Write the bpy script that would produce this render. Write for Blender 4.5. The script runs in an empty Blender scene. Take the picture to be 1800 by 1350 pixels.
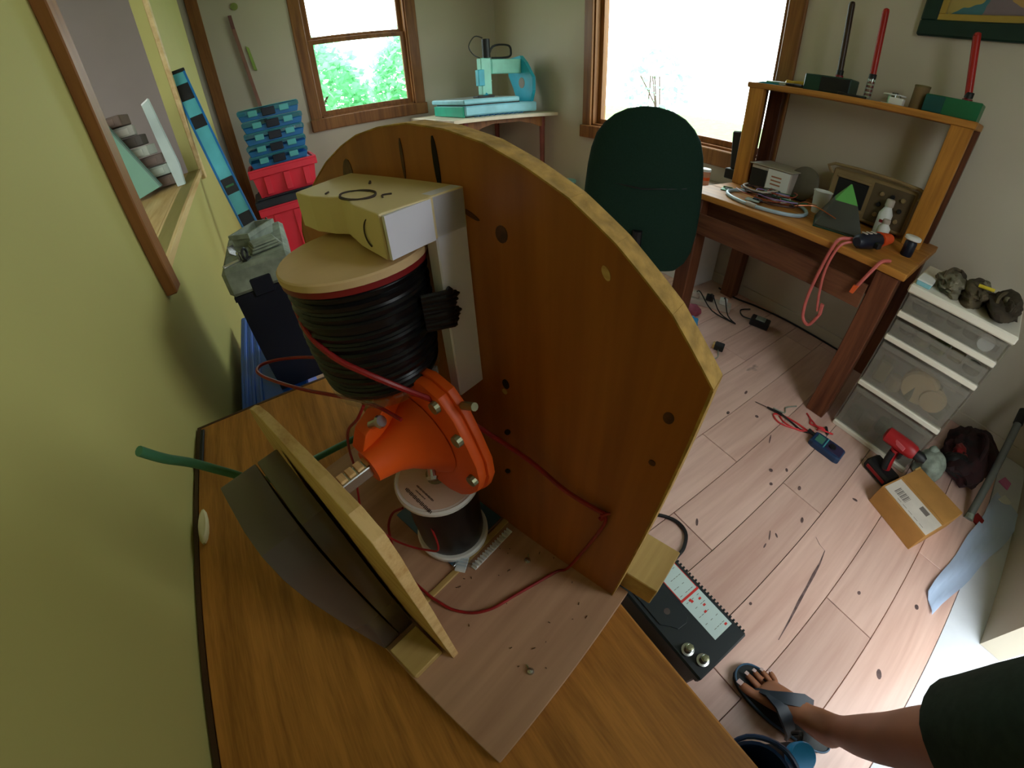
import bpy, bmesh, math, random
from mathutils import Vector, Matrix
rnd = random.Random(7)
sc = bpy.context.scene
COL = sc.collection

# ------------------------------------------------------------------ camera, sky, light, exposure
cam_data = bpy.data.cameras.new('camera'); cam = bpy.data.objects.new('camera', cam_data)
COL.objects.link(cam); sc.camera = cam
cam_data.type = 'PANO'                       # the photograph's wide action-camera lens
cam_data.sensor_width = 36; cam_data.sensor_height = 27; cam_data.sensor_fit = 'HORIZONTAL'
cam_data.clip_start = 0.02
cc = cam_data
cc.panorama_type = 'FISHEYE_LENS_POLYNOMIAL'; cc.fisheye_fov = math.radians(175)
cc.fisheye_polynomial_k0 = 0; cc.fisheye_polynomial_k1 = -1/14; cc.fisheye_polynomial_k2 = 0
cc.fisheye_polynomial_k3 = .0817/2744; cc.fisheye_polynomial_k4 = 0
def cam_matrix():
    pitch, roll, hd = math.radians(41.22), math.radians(-2.95), math.radians(-29.4)
    c, s = math.cos(roll), math.sin(roll)
    R = lambda x, y, z: Vector((c*x - s*y, s*x + c*y, z))
    down = R(0, math.cos(pitch), math.sin(pitch)); g = R(0, -math.sin(pitch), math.cos(pitch)); h = R(1, 0, 0)
    Y = g*math.cos(hd) + h*math.sin(hd); X = g*math.cos(hd+math.pi/2) + h*math.sin(hd+math.pi/2)
    return Matrix(((X.x, -X.y, -X.z, 0), (Y.x, -Y.y, -Y.z, 0), (-down.x, down.y, down.z, 1.25), (0, 0, 0, 1)))
cam.matrix_world = cam_matrix()

w = bpy.data.worlds.new('sky'); sc.world = w; w.use_nodes = True
bg = w.node_tree.nodes['Background']; bg.inputs['Color'].default_value = (.91, .985, 1, 1); bg.inputs['Strength'].default_value = 9
def portal(loc, rot, sx, sy):
    l = bpy.data.lights.new('daylight_portal', 'AREA'); l.shape = 'RECTANGLE'; l.size = sx; l.size_y = sy
    o = bpy.data.objects.new('daylight_portal', l); COL.objects.link(o); o.location = loc; o.rotation_euler = rot
    l.cycles.is_portal = True
portal((2.70, 2.07, 1.5), (0, math.radians(90), 0), 1.7, 2.0)
portal((1.04, 4.63, 1.65), (math.radians(-90), 0, 0), 1.4, 1.4)
portal((.99, -.98, 1.02), (math.radians(90), 0, 0), .75, 2.1)
portal((-.94, .2, 1.55), (math.radians(90), 0, 0), .9, 1.2)
sc.view_settings.view_transform = 'Standard'; sc.view_settings.look = 'None'
sc.view_settings.gamma = 1; sc.view_settings.use_curve_mapping = False
sc.view_settings.exposure = -0.2
sc.cycles.max_bounces = 10; sc.cycles.diffuse_bounces = 6; sc.cycles.transparent_max_bounces = 16
sc.cycles.sample_clamp_indirect = 6

# ------------------------------------------------------------------ helpers
def lin(c): return tuple(((x/255)/12.92 if x/255 <= .04045 else ((x/255+.055)/1.055)**2.4) for x in c)
class G:
    """collects shapes into one mesh"""
    def __init__(s): s.v = []; s.f = []
    def add(s, vs, fs, M=None):
        n = len(s.v)
        s.v += [tuple(M @ Vector(p)) if M else tuple(p) for p in vs]
        s.f += [tuple(i+n for i in f) for f in fs]; return s
    def bm_add(s, bm, M=None):
        bm.verts.index_update()
        s.add([v.co.copy() for v in bm.verts], [[v.index for v in f.verts] for f in bm.faces], M); bm.free(); return s
    def box(s, c, d, b=0, R=None, seg=1):
        bm = bmesh.new(); bmesh.ops.create_cube(bm, size=1)
        for v in bm.verts: v.co = Vector((v.co.x*d[0], v.co.y*d[1], v.co.z*d[2]))
        if b: bmesh.ops.bevel(bm, geom=bm.edges[:], offset=b, segments=seg, affect='EDGES', profile=.5)
        M = Matrix.Translation(c)
        if R is not None: M = M @ (R if len(R) == 4 else R.to_4x4())
        return s.bm_add(bm, M)
    def bb(s, x0, x1, y0, y1, z0, z1, b=0): return s.box(((x0+x1)/2, (y0+y1)/2, (z0+z1)/2), (x1-x0, y1-y0, z1-z0), b)
    def prism(s, pts, t0, t1, fn, b=0):
        """outline pts (a, b) pushed from t0 to t1; fn(a, b, t) gives the point"""
        bm = bmesh.new(); n = len(pts)
        A = [bm.verts.new(fn(a, c, t0)) for a, c in pts]; B = [bm.verts.new(fn(a, c, t1)) for a, c in pts]
        bm.faces.new(A[::-1]); bm.faces.new(B)
        for i in range(n): bm.faces.new((A[i], A[(i+1) % n], B[(i+1) % n], B[i]))
        bmesh.ops.recalc_face_normals(bm, faces=bm.faces)
        if b:
            es = [e for e in bm.edges if e.calc_face_angle(0) > .6]
            bmesh.ops.bevel(bm, geom=es, offset=b, segments=2, affect='EDGES', profile=.5)
        return s.bm_add(bm)
    def lathe(s, prof, o=(0, 0, 0), ax=(0, 0, 1), n=24):
        q = Vector((0, 0, 1)).rotation_difference(Vector(ax).normalized()).to_matrix().to_4x4()
        M = Matrix.Translation(o) @ q; vs = []; fs = []
        for r, z in prof:
            vs += [(max(r, 1e-5)*math.cos(2*math.pi*i/n), max(r, 1e-5)*math.sin(2*math.pi*i/n), z) for i in range(n)]
        for k in range(len(prof)-1):
            for i in range(n):
                j = (i+1) % n; fs.append((k*n+i, k*n+j, (k+1)*n+j, (k+1)*n+i))
        fs.append(tuple(range(n))[::-1]); fs.append(tuple((len(prof)-1)*n+i for i in range(n)))
        return s.add(vs, fs, M)
    def cyl(s, p, q, r, r2=None, n=16):
        p, q = Vector(p), Vector(q); L = (q-p).length
        return s.lathe([(r, 0), (r if r2 is None else r2, L)], p, q-p, n)
    def tube(s, pts, r, n=8, sub=4, closed=False):
        P = [Vector(p) for p in pts]; out = []; m = len(P)
        for i in range(m if closed else m-1):
            a, b, c, d = (P[(i-1) % m], P[i], P[(i+1) % m], P[(i+2) % m]) if closed else (P[max(i-1, 0)], P[i], P[i+1], P[min(i+2, m-1)])
            for k in range(sub):
                t = k/sub
                out.append(.5*((2*b) + (c-a)*t + (2*a-5*b+4*c-d)*t*t + (3*b-a-3*c+d)*t**3))
        if not closed: out.append(P[-1])
        vs = []; fs = []; N = None; m = len(out)
        for i, p in enumerate(out):
            t = (out[(i+1) % m] - out[i-1] if closed else out[min(i+1, m-1)] - out[max(i-1, 0)]).normalized()
            if N is None: N = t.orthogonal().normalized()
            N = (N - t*N.dot(t)).normalized(); B = t.cross(N)
            rr = r(i/max(m-1, 1)) if callable(r) else r
            vs += [p + (N*math.cos(2*math.pi*k/n) + B*math.sin(2*math.pi*k/n))*rr for k in range(n)]
        for i in range(m if closed else m-1):
            for k in range(n): fs.append((i*n+k, i*n+(k+1) % n, ((i+1) % m)*n+(k+1) % n, ((i+1) % m)*n+k))
        if not closed: fs.append(tuple(range(n))[::-1]); fs.append(tuple((m-1)*n+k for k in range(n)))
        return s.add(vs, fs)
    def loft(s, rings, cap=True):
        n = len(rings[0]); vs = [p for r in rings for p in r]; fs = []
        for i in range(len(rings)-1):
            for k in range(n): fs.append((i*n+k, i*n+(k+1) % n, (i+1)*n+(k+1) % n, (i+1)*n+k))
        if cap: fs.append(tuple(range(n))[::-1]); fs.append(tuple((len(rings)-1)*n+k for k in range(n)))
        return s.add(vs, fs)
def obj(name, g, m, parent=None, smooth=None, label=None):
    me = bpy.data.meshes.new(name); me.from_pydata(g.v, [], g.f)
    bm = bmesh.new(); bm.from_mesh(me); bmesh.ops.recalc_face_normals(bm, faces=bm.faces); bm.to_mesh(me); bm.free()
    me.materials.append(m); me.update()
    if smooth: 
        for p in me.polygons: p.use_smooth = True
        me.set_sharp_from_angle(angle=math.radians(smooth if smooth is not True else 40))
    o = bpy.data.objects.new(name, me); COL.objects.link(o)
    if parent: o.parent = parent
    if label: o['label'] = label
    return o
def thing(name, label, cat, loc=(0, 0, 0), rz=0, group=None):
    o = bpy.data.objects.new(name, None); COL.objects.link(o); o.empty_display_size = .05
    o.location = loc; o.rotation_euler = (0, 0, rz); return tag(o, label, cat, group)
def tag(o, label, cat, group=None):
    o['label'] = label; o['category'] = cat
    if group: o['group'] = group
    return o
def struct(name, g, m, label=None, parent=None):
    o = obj(name, g, m, parent); o['kind'] = 'structure'
    if label: o['label'] = label
    return o
def stuff(o): o['kind'] = 'stuff'; return o
def at(o, loc, rot=(0, 0, 0)): o.location = loc; o.rotation_euler = rot; return o

def mat(name, c, rough=.6, metal=0, var=.12, scale=6, bump=0, spec=.4, alpha=1, coat=0, stretch=(1, 1, 1), c2=None):
    m = bpy.data.materials.new(name); m.use_nodes = True; nt = m.node_tree; N = nt.nodes; L = nt.links
    b = N['Principled BSDF']; b.inputs['Roughness'].default_value = rough; b.inputs['Metallic'].default_value = metal
    b.inputs['Specular IOR Level'].default_value = spec; b.inputs['Coat Weight'].default_value = coat
    c = lin(c); c2 = lin(c2) if c2 else tuple(x*(1-var*2) for x in c)
    tc = N.new('ShaderNodeTexCoord'); mp = N.new('ShaderNodeMapping'); mp.inputs['Scale'].default_value = stretch
    nz = N.new('ShaderNodeTexNoise'); nz.inputs['Scale'].default_value = scale; nz.inputs['Detail'].default_value = 5
    rp = N.new('ShaderNodeValToRGB'); rp.color_ramp.elements[0].position = .35; rp.color_ramp.elements[1].position = .65
    rp.color_ramp.elements[0].color = (*c2, 1); rp.color_ramp.elements[1].color = (*c, 1)
    L.new(tc.outputs['Object'], mp.inputs[0]); L.new(mp.outputs[0], nz.inputs['Vector']); L.new(nz.outputs['Fac'], rp.inputs[0])
    L.new(rp.outputs[0], b.inputs['Base Color'])
    if bump:
        bp = N.new('ShaderNodeBump'); bp.inputs['Strength'].default_value = bump; bp.inputs['Distance'].default_value = .004
        L.new(nz.outputs['Fac'], bp.inputs['Height']); L.new(bp.outputs[0], b.inputs['Normal'])
    if alpha < 1: b.inputs['Alpha'].default_value = alpha
    return m
def wood(name, c, c2, axis=1, scale=14, rough=.5, knots=False, coat=0, perobj=False, dist=1.5, spec=.3):
    """grain that runs along one local axis"""
    m = bpy.data.materials.new(name); m.use_nodes = True; nt = m.node_tree; N = nt.nodes; L = nt.links
    b = N['Principled BSDF']; b.inputs['Roughness'].default_value = rough; b.inputs['Coat Weight'].default_value = coat
    b.inputs['Specular IOR Level'].default_value = spec
    tc = N.new('ShaderNodeTexCoord'); mp = N.new('ShaderNodeMapping'); st = [1, 1, 1]; st[axis] = .07; mp.inputs['Scale'].default_value = st
    src = tc.outputs['Object']
    if perobj:
        oi = N.new('ShaderNodeObjectInfo'); mul = N.new('ShaderNodeVectorMath'); mul.operation = 'SCALE'; mul.inputs[0].default_value = (31, 17, 7)
        ad = N.new('ShaderNodeVectorMath'); L.new(oi.outputs['Random'], mul.inputs['Scale']); L.new(src, ad.inputs[0]); L.new(mul.outputs[0], ad.inputs[1]); src = ad.outputs[0]
    L.new(src, mp.inputs[0])
    n1 = N.new('ShaderNodeTexNoise'); n1.inputs['Scale'].default_value = scale; n1.inputs['Detail'].default_value = 6; n1.inputs['Distortion'].default_value = dist
    n2 = N.new('ShaderNodeTexNoise'); n2.inputs['Scale'].default_value = scale*7; n2.inputs['Detail'].default_value = 3
    L.new(mp.outputs[0], n1.inputs['Vector']); L.new(mp.outputs[0], n2.inputs['Vector'])
    mx = N.new('ShaderNodeMath'); mx.operation = 'MULTIPLY_ADD'; mx.inputs[1].default_value = .45
    L.new(n2.outputs['Fac'], mx.inputs[0]); L.new(n1.outputs['Fac'], mx.inputs[2])
    rp = N.new('ShaderNodeValToRGB'); rp.color_ramp.elements[0].position = .52; rp.color_ramp.elements[1].position = .9
    rp.color_ramp.elements[0].color = (*lin(c2), 1); rp.color_ramp.elements[1].color = (*lin(c), 1); L.new(mx.outputs[0], rp.inputs[0])
    out = rp.outputs[0]
    if perobj:
        hv = N.new('ShaderNodeHueSaturation'); rr = N.new('ShaderNodeMapRange'); rr.inputs[3].default_value = .86; rr.inputs[4].default_value = 1.08
        L.new(oi.outputs['Random'], rr.inputs[0]); L.new(rr.outputs[0], hv.inputs['Value']); L.new(out, hv.inputs['Color']); out = hv.outputs[0]
    if knots:
        vo = N.new('ShaderNodeTexVoronoi'); vo.inputs['Scale'].default_value = 3.4; mk = N.new('ShaderNodeMapping'); sk = [1, 1, 1]; sk[axis] = .45; mk.inputs['Scale'].default_value = sk
        L.new(src, mk.inputs[0]); nd = N.new('ShaderNodeTexNoise'); nd.inputs['Scale'].default_value = 25; L.new(mk.outputs[0], nd.inputs['Vector'])
        am = N.new('ShaderNodeVectorMath'); am.operation = 'MULTIPLY_ADD'; am.inputs[1].default_value = (.06, .06, .06); L.new(nd.outputs['Color'], am.inputs[0]); L.new(mk.outputs[0], am.inputs[2])
        L.new(am.outputs[0], vo.inputs['Vector'])
        rk = N.new('ShaderNodeValToRGB'); rk.color_ramp.elements[0].position = .025; rk.color_ramp.elements[1].position = .085
        rk.color_ramp.elements[0].color = (*lin((70, 55, 60)), 1); rk.color_ramp.elements[1].color = (1, 1, 1, 1); L.new(vo.outputs['Distance'], rk.inputs[0])
        mm = N.new('ShaderNodeMix'); mm.data_type = 'RGBA'; mm.blend_type = 'MULTIPLY'; mm.inputs[0].default_value = .85
        L.new(out, mm.inputs[6]); L.new(rk.outputs[0], mm.inputs[7]); out = mm.outputs[2]
    L.new(out, b.inputs['Base Color'])
    bp = N.new('ShaderNodeBump'); bp.inputs['Strength'].default_value = .15; bp.inputs['Distance'].default_value = .002
    L.new(mx.outputs[0], bp.inputs['Height']); L.new(bp.outputs[0], b.inputs['Normal'])
    return m
def glass(name, tint=(1, 1, 1), refl=.06):
    m = bpy.data.materials.new(name); m.use_nodes = True; nt = m.node_tree; N = nt.nodes; L = nt.links; N.remove(N['Principled BSDF'])
    t = N.new('ShaderNodeBsdfTransparent'); t.inputs[0].default_value = (*tint, 1); g = N.new('ShaderNodeBsdfGlossy'); g.inputs['Roughness'].default_value = .02
    x = N.new('ShaderNodeMixShader'); x.inputs[0].default_value = refl; L.new(t.outputs[0], x.inputs[1]); L.new(g.outputs[0], x.inputs[2]); L.new(x.outputs[0], N['Material Output'].inputs[0]); return m
def frosted(name, c, a):
    """cloudy plastic: part see-through, part diffuse"""
    m = bpy.data.materials.new(name); m.use_nodes = True; nt = m.node_tree; N = nt.nodes; L = nt.links; b = N['Principled BSDF']
    b.inputs['Base Color'].default_value = (*lin(c), 1); b.inputs['Roughness'].default_value = .35; b.inputs['Alpha'].default_value = a; return m

M = dict(
 wall=mat('warm_white_paint', (196, 186, 168), .8, var=.02, scale=3, spec=.2),
 wall_left=mat('cream_yellow_paint', (176, 168, 100), .65, var=.02, scale=3, spec=.3),
 niche=mat('mauve_grey_paint', (186, 172, 168), .85, var=.02, spec=.2),
 ceil=mat('ceiling_white', (225, 222, 212), .9, var=.01, spec=.2),
 oakfloor=wood('oak_floorboard', (226, 190, 176), (204, 164, 150), 0, 9, .33, knots=True, perobj=True, spec=.5),
 seam=mat('floor_underlay', (70, 52, 44), .9),
 casing=wood('stained_casing_wood', (148, 98, 52), (112, 68, 34), 2, 12, .45),
 pine_sill=wood('pale_pine_sill', (214, 186, 130), (186, 150, 92), 1, 12, .5),
 table=wood('golden_oak_veneer', (182, 122, 52), (140, 90, 33), 1, 60, .38, spec=.4, dist=.4),
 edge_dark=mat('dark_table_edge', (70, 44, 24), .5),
 pine=wood('varnished_pine', (172, 104, 42), (136, 76, 28), 2, 9, .42, spec=.4),
 pine_edge=mat('rough_plywood_edge', (196, 156, 84), .85, var=.2, scale=90, bump=.5),
 ply=wood('bare_plywood', (190, 150, 120), (160, 120, 94), 0, 10, .6),
 ply_edge=wood('plywood_edge', (216, 182, 126), (188, 146, 90), 1, 70, .7, dist=.2),
 white_wood=mat('pale_maple', (226, 208, 160), .55, var=.04, scale=10, stretch=(1, .2, 1)),
 white_lam=mat('white_laminate', (222, 222, 236), .5, var=.02),
 mdf=mat('pale_board', (214, 182, 136), .6, var=.06, scale=18),
 black_wire=mat('black_enamel_wire', (14, 14, 17), .3, var=.1, spec=.35),
 red=mat('red_wire', (150, 28, 30), .4, var=.15, scale=60, spec=.4),
 maroon=mat('dark_red_plastic', (128, 22, 26), .45),
 orange=mat('orange_printed_plastic', (232, 92, 22), .45, var=.04, scale=20, spec=.4),
 steel=mat('brushed_steel', (190, 192, 190), .25, 1, var=.06),
 brass=mat('dull_zinc_bolt', (150, 150, 118), .4, .7),
 dark=mat('black_plastic', (24, 24, 26), .5),
 label=mat('paper_label', (214, 190, 172), .7, var=.03),
 ink=mat('dark_print', (78, 66, 62), .8),
 clear=glass('clear_plastic', (.93, .97, 1), .12),
 whitep=mat('white_plastic', (226, 228, 226), .4, var=.03),
 steelblue=mat('blue_grey_sheet', (74, 104, 132), .25, .3, var=.05),
 grey=mat('grey_brown_plastic', (84, 74, 67), .24, var=.04, spec=.6),
 greencord=mat('green_cord', (52, 110, 74), .6, var=.1, scale=40),
 tan=wood('tan_block', (196, 166, 104), (166, 134, 78), 0, 14, .6),
 ivory=mat('ivory_plastic', (220, 208, 160), .5),
)
BL = M
# ------------------------------------------------------------------ setting: room 2.87 x 5.23 m
XL, XR, YA, YD, ZC = -.343, 2.525, 4.454, -.76, 2.45
floor = struct('floor', G().bb(-1.8, XR+.15, -3.2, YA+.15, -.06, -.012), M['seam'], 'pale oak plank floor with dark knots and thin seams')
pm = {}
def plank_mesh(L, W):
    k = (round(L, 3), round(W, 3))
    if k not in pm:
        g = G().box((0, 0, -.006), (L-.0025, W-.0025, .012), .0012); o = obj('plank', g, M['oakfloor'], floor); pm[k] = o.data; return o
    o = bpy.data.objects.new('plank', pm[k]); COL.objects.link(o); o.parent = floor; return o
PW = .19; seam0 = .13
for r in range(-9, 24):
    y = seam0 + PW*(r+.5)
    if y > YA+.05: break
    if y < -.66: continue
    offs = ((r*.47) % 1.22) - (0 if r != 1 else 0)
    x0 = -.40 - offs if y > YD else -.5 - offs
    xs = [x0]
    if r == 1: xs = [1.213-1.22*2]            # the butt joint seen beside the backboard
    while xs[-1] < XR: xs.append(xs[-1]+1.22)
    for a, b in zip(xs[:-1], xs[1:]):
        a2, b2 = max(a, -.40 if y < 3.7 else -1.4), min(b, XR+.02)
        if b2-a2 < .03: continue
        o = plank_mesh(b2-a2, PW); o.location = ((a2+b2)/2, y, 0)
T = .14
crk = mat('knot_crack', (120, 94, 92), .7, var=.3, scale=40); g = G()
cp_ = [(1.181, -.098, .002), (1.165, -.125, .004), (1.16, -.152, .003), (1.10, -.165, .006), (1.043, -.172, .011), (.98, -.181, .008), (.923, -.189, .010), (.84, -.204, .006), (.76, -.217, .002)]
g.loft([[(x, y-wd/2, .0003), (x, y+wd/2, .0003), (x, y+wd/2, .0007), (x, y-wd/2, .0007)] for x, y, wd in cp_]); obj('crack', g, crk, floor)
q = random.Random(13)
for x, y, a, b, r in ((1.04, .03, .022, .003, .5), (.99, .017, .012, .003, .2), (1.06, .012, .010, .004, 1), (1.324, .068, .012, .007, .3), (.932, -.518, .016, .009, .5), (1.30, .20, .009, .009, 0), (1.24, .16, .008, .007, 0), (1.36, .155, .010, .006, .6), (1.45, .30, .03, .003, .4), (1.52, .42, .009, .009, 0), (1.12, -.33, .008, .006, 0), (1.20, -.02, .014, .006, .4), (.86, .24, .016, .005, .7), (1.42, .52, .012, .007, .2), (1.30, .62, .012, .006, .5), (1.25, -.52, .010, .008, .3), (.78, -.08, .006, .005, 0), (1.48, -.13, .006, .012, .2), (1.62, .55, .016, .006, .2)):
    obj('knot', G().prism([(x+a*math.cos(k*.6283)*math.cos(r)-b*math.sin(k*.6283)*math.sin(r)+q.uniform(-.1, .1)*b, y+a*math.cos(k*.6283)*math.sin(r)+b*math.sin(k*.6283)*math.cos(r)) for k in range(10)], .0002, .0007, lambda a, b, t: (a, b, t)), crk, floor)
# left wall with the pass-through opening
OY0, OY1, OZ1 = 1.06, 2.27, 2.15
TL = .05
g = G().bb(XL-TL, XL, YD-.08, OY0, 0, ZC).bb(XL-TL, XL, OY1, 3.68, 0, ZC).bb(XL-TL, XL, OY0, OY1, OZ1, ZC)
g.prism([(OY0, 0), (OY1, 0), (OY1, 1.10), (OY0, .98)], XL-TL, XL, lambda a, b, t: (t, a, b))
struct('wall_left', g, M['wall_left'], 'cream yellow wall along the left of the desk')
def wallholes(name, axis, pos, a0, a1, holes, m, label, t=T, z1=ZC):
    g = G(); cur = a0
    def bx(p0, p1, q0, q1):
        if axis == 'y': g.bb(p0, p1, pos, pos+t, q0, q1)
        else: g.bb(pos, pos+t, p0, p1, q0, q1)
    for h0, h1, zz0, zz1 in holes:
        bx(cur, h0, 0, z1)
        if zz0 > 0: bx(h0, h1, 0, zz0)
        if zz1 < z1: bx(h0, h1, zz1, z1)
        cur = h1
    bx(cur, a1, 0, z1); return struct(name, g, m, label)
WA = (.56, 1.54, 1.12, 2.32)     # hole in the far wall: x0 x1 z0 z1
WC = (1.27, 2.86, .89, 2.25)     # hole in the right wall: y0 y1 z0 z1
wallholes('wall_back', 'y', YA, -1.6, XR+T, [WA], M['wall'], 'off-white far wall around the double-hung window')
wallholes('wall_right', 'x', XR, YD-.08, YA, [WC], M['wall'], 'off-white right wall behind the workbench and the picture')
wallholes('wall_front', 'y', YD-.08, XL-TL, XR, [(.66, 1.317, 0, 2.05)], M['wall'], 'yellowish wall end beside the bright doorway', t=.08)
struct('floor_porch', G().bb(-1.8, XR+.15, -3.2, -.632, -.012, -.001), mat('pale_concrete', (214, 218, 226), .6, var=.03, scale=12), 'pale bright threshold slab beyond the doorway')
struct('ceiling', G().bb(-1.8, XR+T, YD-T, YA+T, ZC, ZC+.1), M['ceil'], 'white ceiling')
# niche behind the opening and the hall beyond the end of the left wall
struct('wall_niche', G().bb(-1.5, -1.4, .3, YA, 0, ZC).bb(-1.4, XL-TL, 3.1, 3.2, 0, ZC).bb(-1.4, XL-TL, .3, .4, 0, .9).bb(-1.4, XL-TL, .3, .4, 2.2, ZC), M['niche'], 'mauve grey wall seen through the opening in the left wall')  # unseen gap on the near side, added to brighten the niche with daylight
# opening trim
tr = struct('trim_1', G().bb(XL-.001, XL+.028, OY0-.012, OY0+.045, .93, OZ1+.05, .003), M['casing'], 'brown casing on the near side of the wall opening')
struct('trim_2', G().bb(XL-.001, XL+.02, OY1, OY1+.05, 1.05, OZ1+.05, .003), M['pine_sill'], 'pale casing on the far side of the wall opening')
sill = struct('trim_3', G().prism([(OY0, .955), (OY1, 1.075), (OY1, 1.10), (OY0, .98)], XL-.06, XL+.012, lambda a, b, t: (t, a, b), .002), M['pine_sill'], 'pale pine sill boards of the wall opening')
for i in range(3):
    x1 = XL-.062-.10*i
    struct('sill_board', G().prism([(OY0-.01, .955), (OY1+.02, 1.075), (OY1+.02, 1.098-.004*(i % 2)), (OY0-.01, .978-.004*(i % 2))], x1-.098, x1, lambda a, b, t: (t, a, b), .002), M['pine_sill'], None, sill)
struct('trim_4', G().bb(-.36, -.26, YA-.022, YA, 0, 2.4, .003), M['casing'], 'stained wood door casing in the far left corner')
struct('baseboard_right', G().bb(XR-.014, XR, YD, YA, 0, .07, .002), M['wall'])
struct('baseboard_back', G().bb(-.25, XR-.016, YA-.014, YA, 0, .07, .002), M['wall'])
gl = glass('window_glass', (.97, 1, .99), .05)
def win(n, label):
    o = bpy.data.objects.new('window_%d' % n, None); COL.objects.link(o); o['kind'] = 'structure'; o['label'] = label; return o
w1 = win(1, 'double-hung window with stained wood frame and green bushes outside'); w1.location = (1.05, YA, 1.12)
c = M['casing']; x0, x1, z0, z1 = WA; lx = lambda g: [setattr(g, 'v', [(a-1.05, b-YA, d-1.12) for a, b, d in g.v])] and g
obj('casing', lx(G().bb(x0-.10, x0+.005, YA-.024, YA, z0-.1, z1+.1, .004)), c, w1); obj('casing', lx(G().bb(x1-.005, x1+.10, YA-.024, YA, z0-.1, z1+.1, .004)), c, w1)
obj('casing', lx(G().bb(x0, x1, YA-.024, YA, z1, z1+.1, .004)), c, w1); obj('sill', lx(G().bb(x0-.11, x1+.11, YA-.045, YA+.02, z0-.11, z0+.005, .006)), c, w1)
obj('jamb', lx(G().bb(x0-.002, x0+.02, YA, YA+T, z0, z1).bb(x1-.02, x1+.002, YA, YA+T, z0, z1).bb(x0, x1, YA, YA+T, z0-.002, z0+.02)), c, w1)
for k, (a, b, yy) in enumerate(((z0+.02, 1.845, YA+.04), (1.83, z1, YA+.075))):
    s = obj('sash', lx(G().bb(x0+.02, x0+.065, yy, yy+.03, a, b, .003).bb(x1-.065, x1-.02, yy, yy+.03, a, b, .003).bb(x0+.06, x1-.06, yy, yy+.03, a, a+.045, .003).bb(x0+.06, x1-.06, yy, yy+.03, b-.04, b, .003)), c, w1)
    obj('pane', lx(G().bb(x0+.06, x1-.06, yy+.012, yy+.016, a+.04, b-.035)), gl, s)
w2 = win(2, 'large bright picture window with stained wood frame behind the office chair'); w2.location = (XR, 2.06, .89)
y0, y1, z0, z1 = WC; lx = lambda g: [setattr(g, 'v', [(a-XR, b-2.06, d-.89) for a, b, d in g.v])] and g
obj('casing', lx(G().bb(XR-.024, XR, y0-.095, y0+.005, z0-.1, z1+.1, .004)), c, w2); obj('casing', lx(G().bb(XR-.024, XR, y1-.005, y1+.095, z0-.1, z1+.1, .004)), c, w2)
obj('casing', lx(G().bb(XR-.024, XR, y0, y1, z1, z1+.1, .004)), c, w2); obj('sill', lx(G().bb(XR-.05, XR+.02, y0-.1, y1+.1, z0-.1, z0+.005, .006)), c, w2)
obj('jamb', lx(G().bb(XR, XR+T, y0-.002, y0+.02, z0, z1).bb(XR, XR+T, y1-.02, y1+.002, z0, z1).bb(XR, XR+T, y0, y1, z0-.002, z0+.02)), c, w2)
s = obj('sash', lx(G().bb(XR+.05, XR+.09, y0+.02, y0+.06, z0+.02, z1, .003).bb(XR+.05, XR+.09, y1-.06, y1-.02, z0+.02, z1, .003).bb(XR+.05, XR+.09, y0+.06, y1-.06, z0+.02, z0+.06, .003)), c, w2)
obj('pane', lx(G().bb(XR+.068, XR+.072, y0+.06, y1-.06, z0+.06, z1)), gl, s)
fo = (.9, -2.3, -.35); fn = thing('door_light_blocker', 'added unseen door-light fence outside beyond the doorway', 'blocker', fo); fm = wood('blocker_wood', (120, 104, 84), (88, 74, 58), 2, 10, .8)  # boards added out of view to cut low daylight through the doorway
fg = G().box((0, 0, 1.0), (.135, .02, 2.0), .003); f0 = obj('board', fg, fm, fn); f0.location = (-1.96, 0, 0)
for k in range(1, 29):
    b_ = bpy.data.objects.new('board', f0.data); COL.objects.link(b_); b_.parent = fn; b_.location = (-1.96+.14*k, 0, .01*(k % 3))
for z_ in (.4, 1.6): obj('rail', G().box((0, -.03, z_), (4.1, .04, .08), .003), fm, fn)
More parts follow.
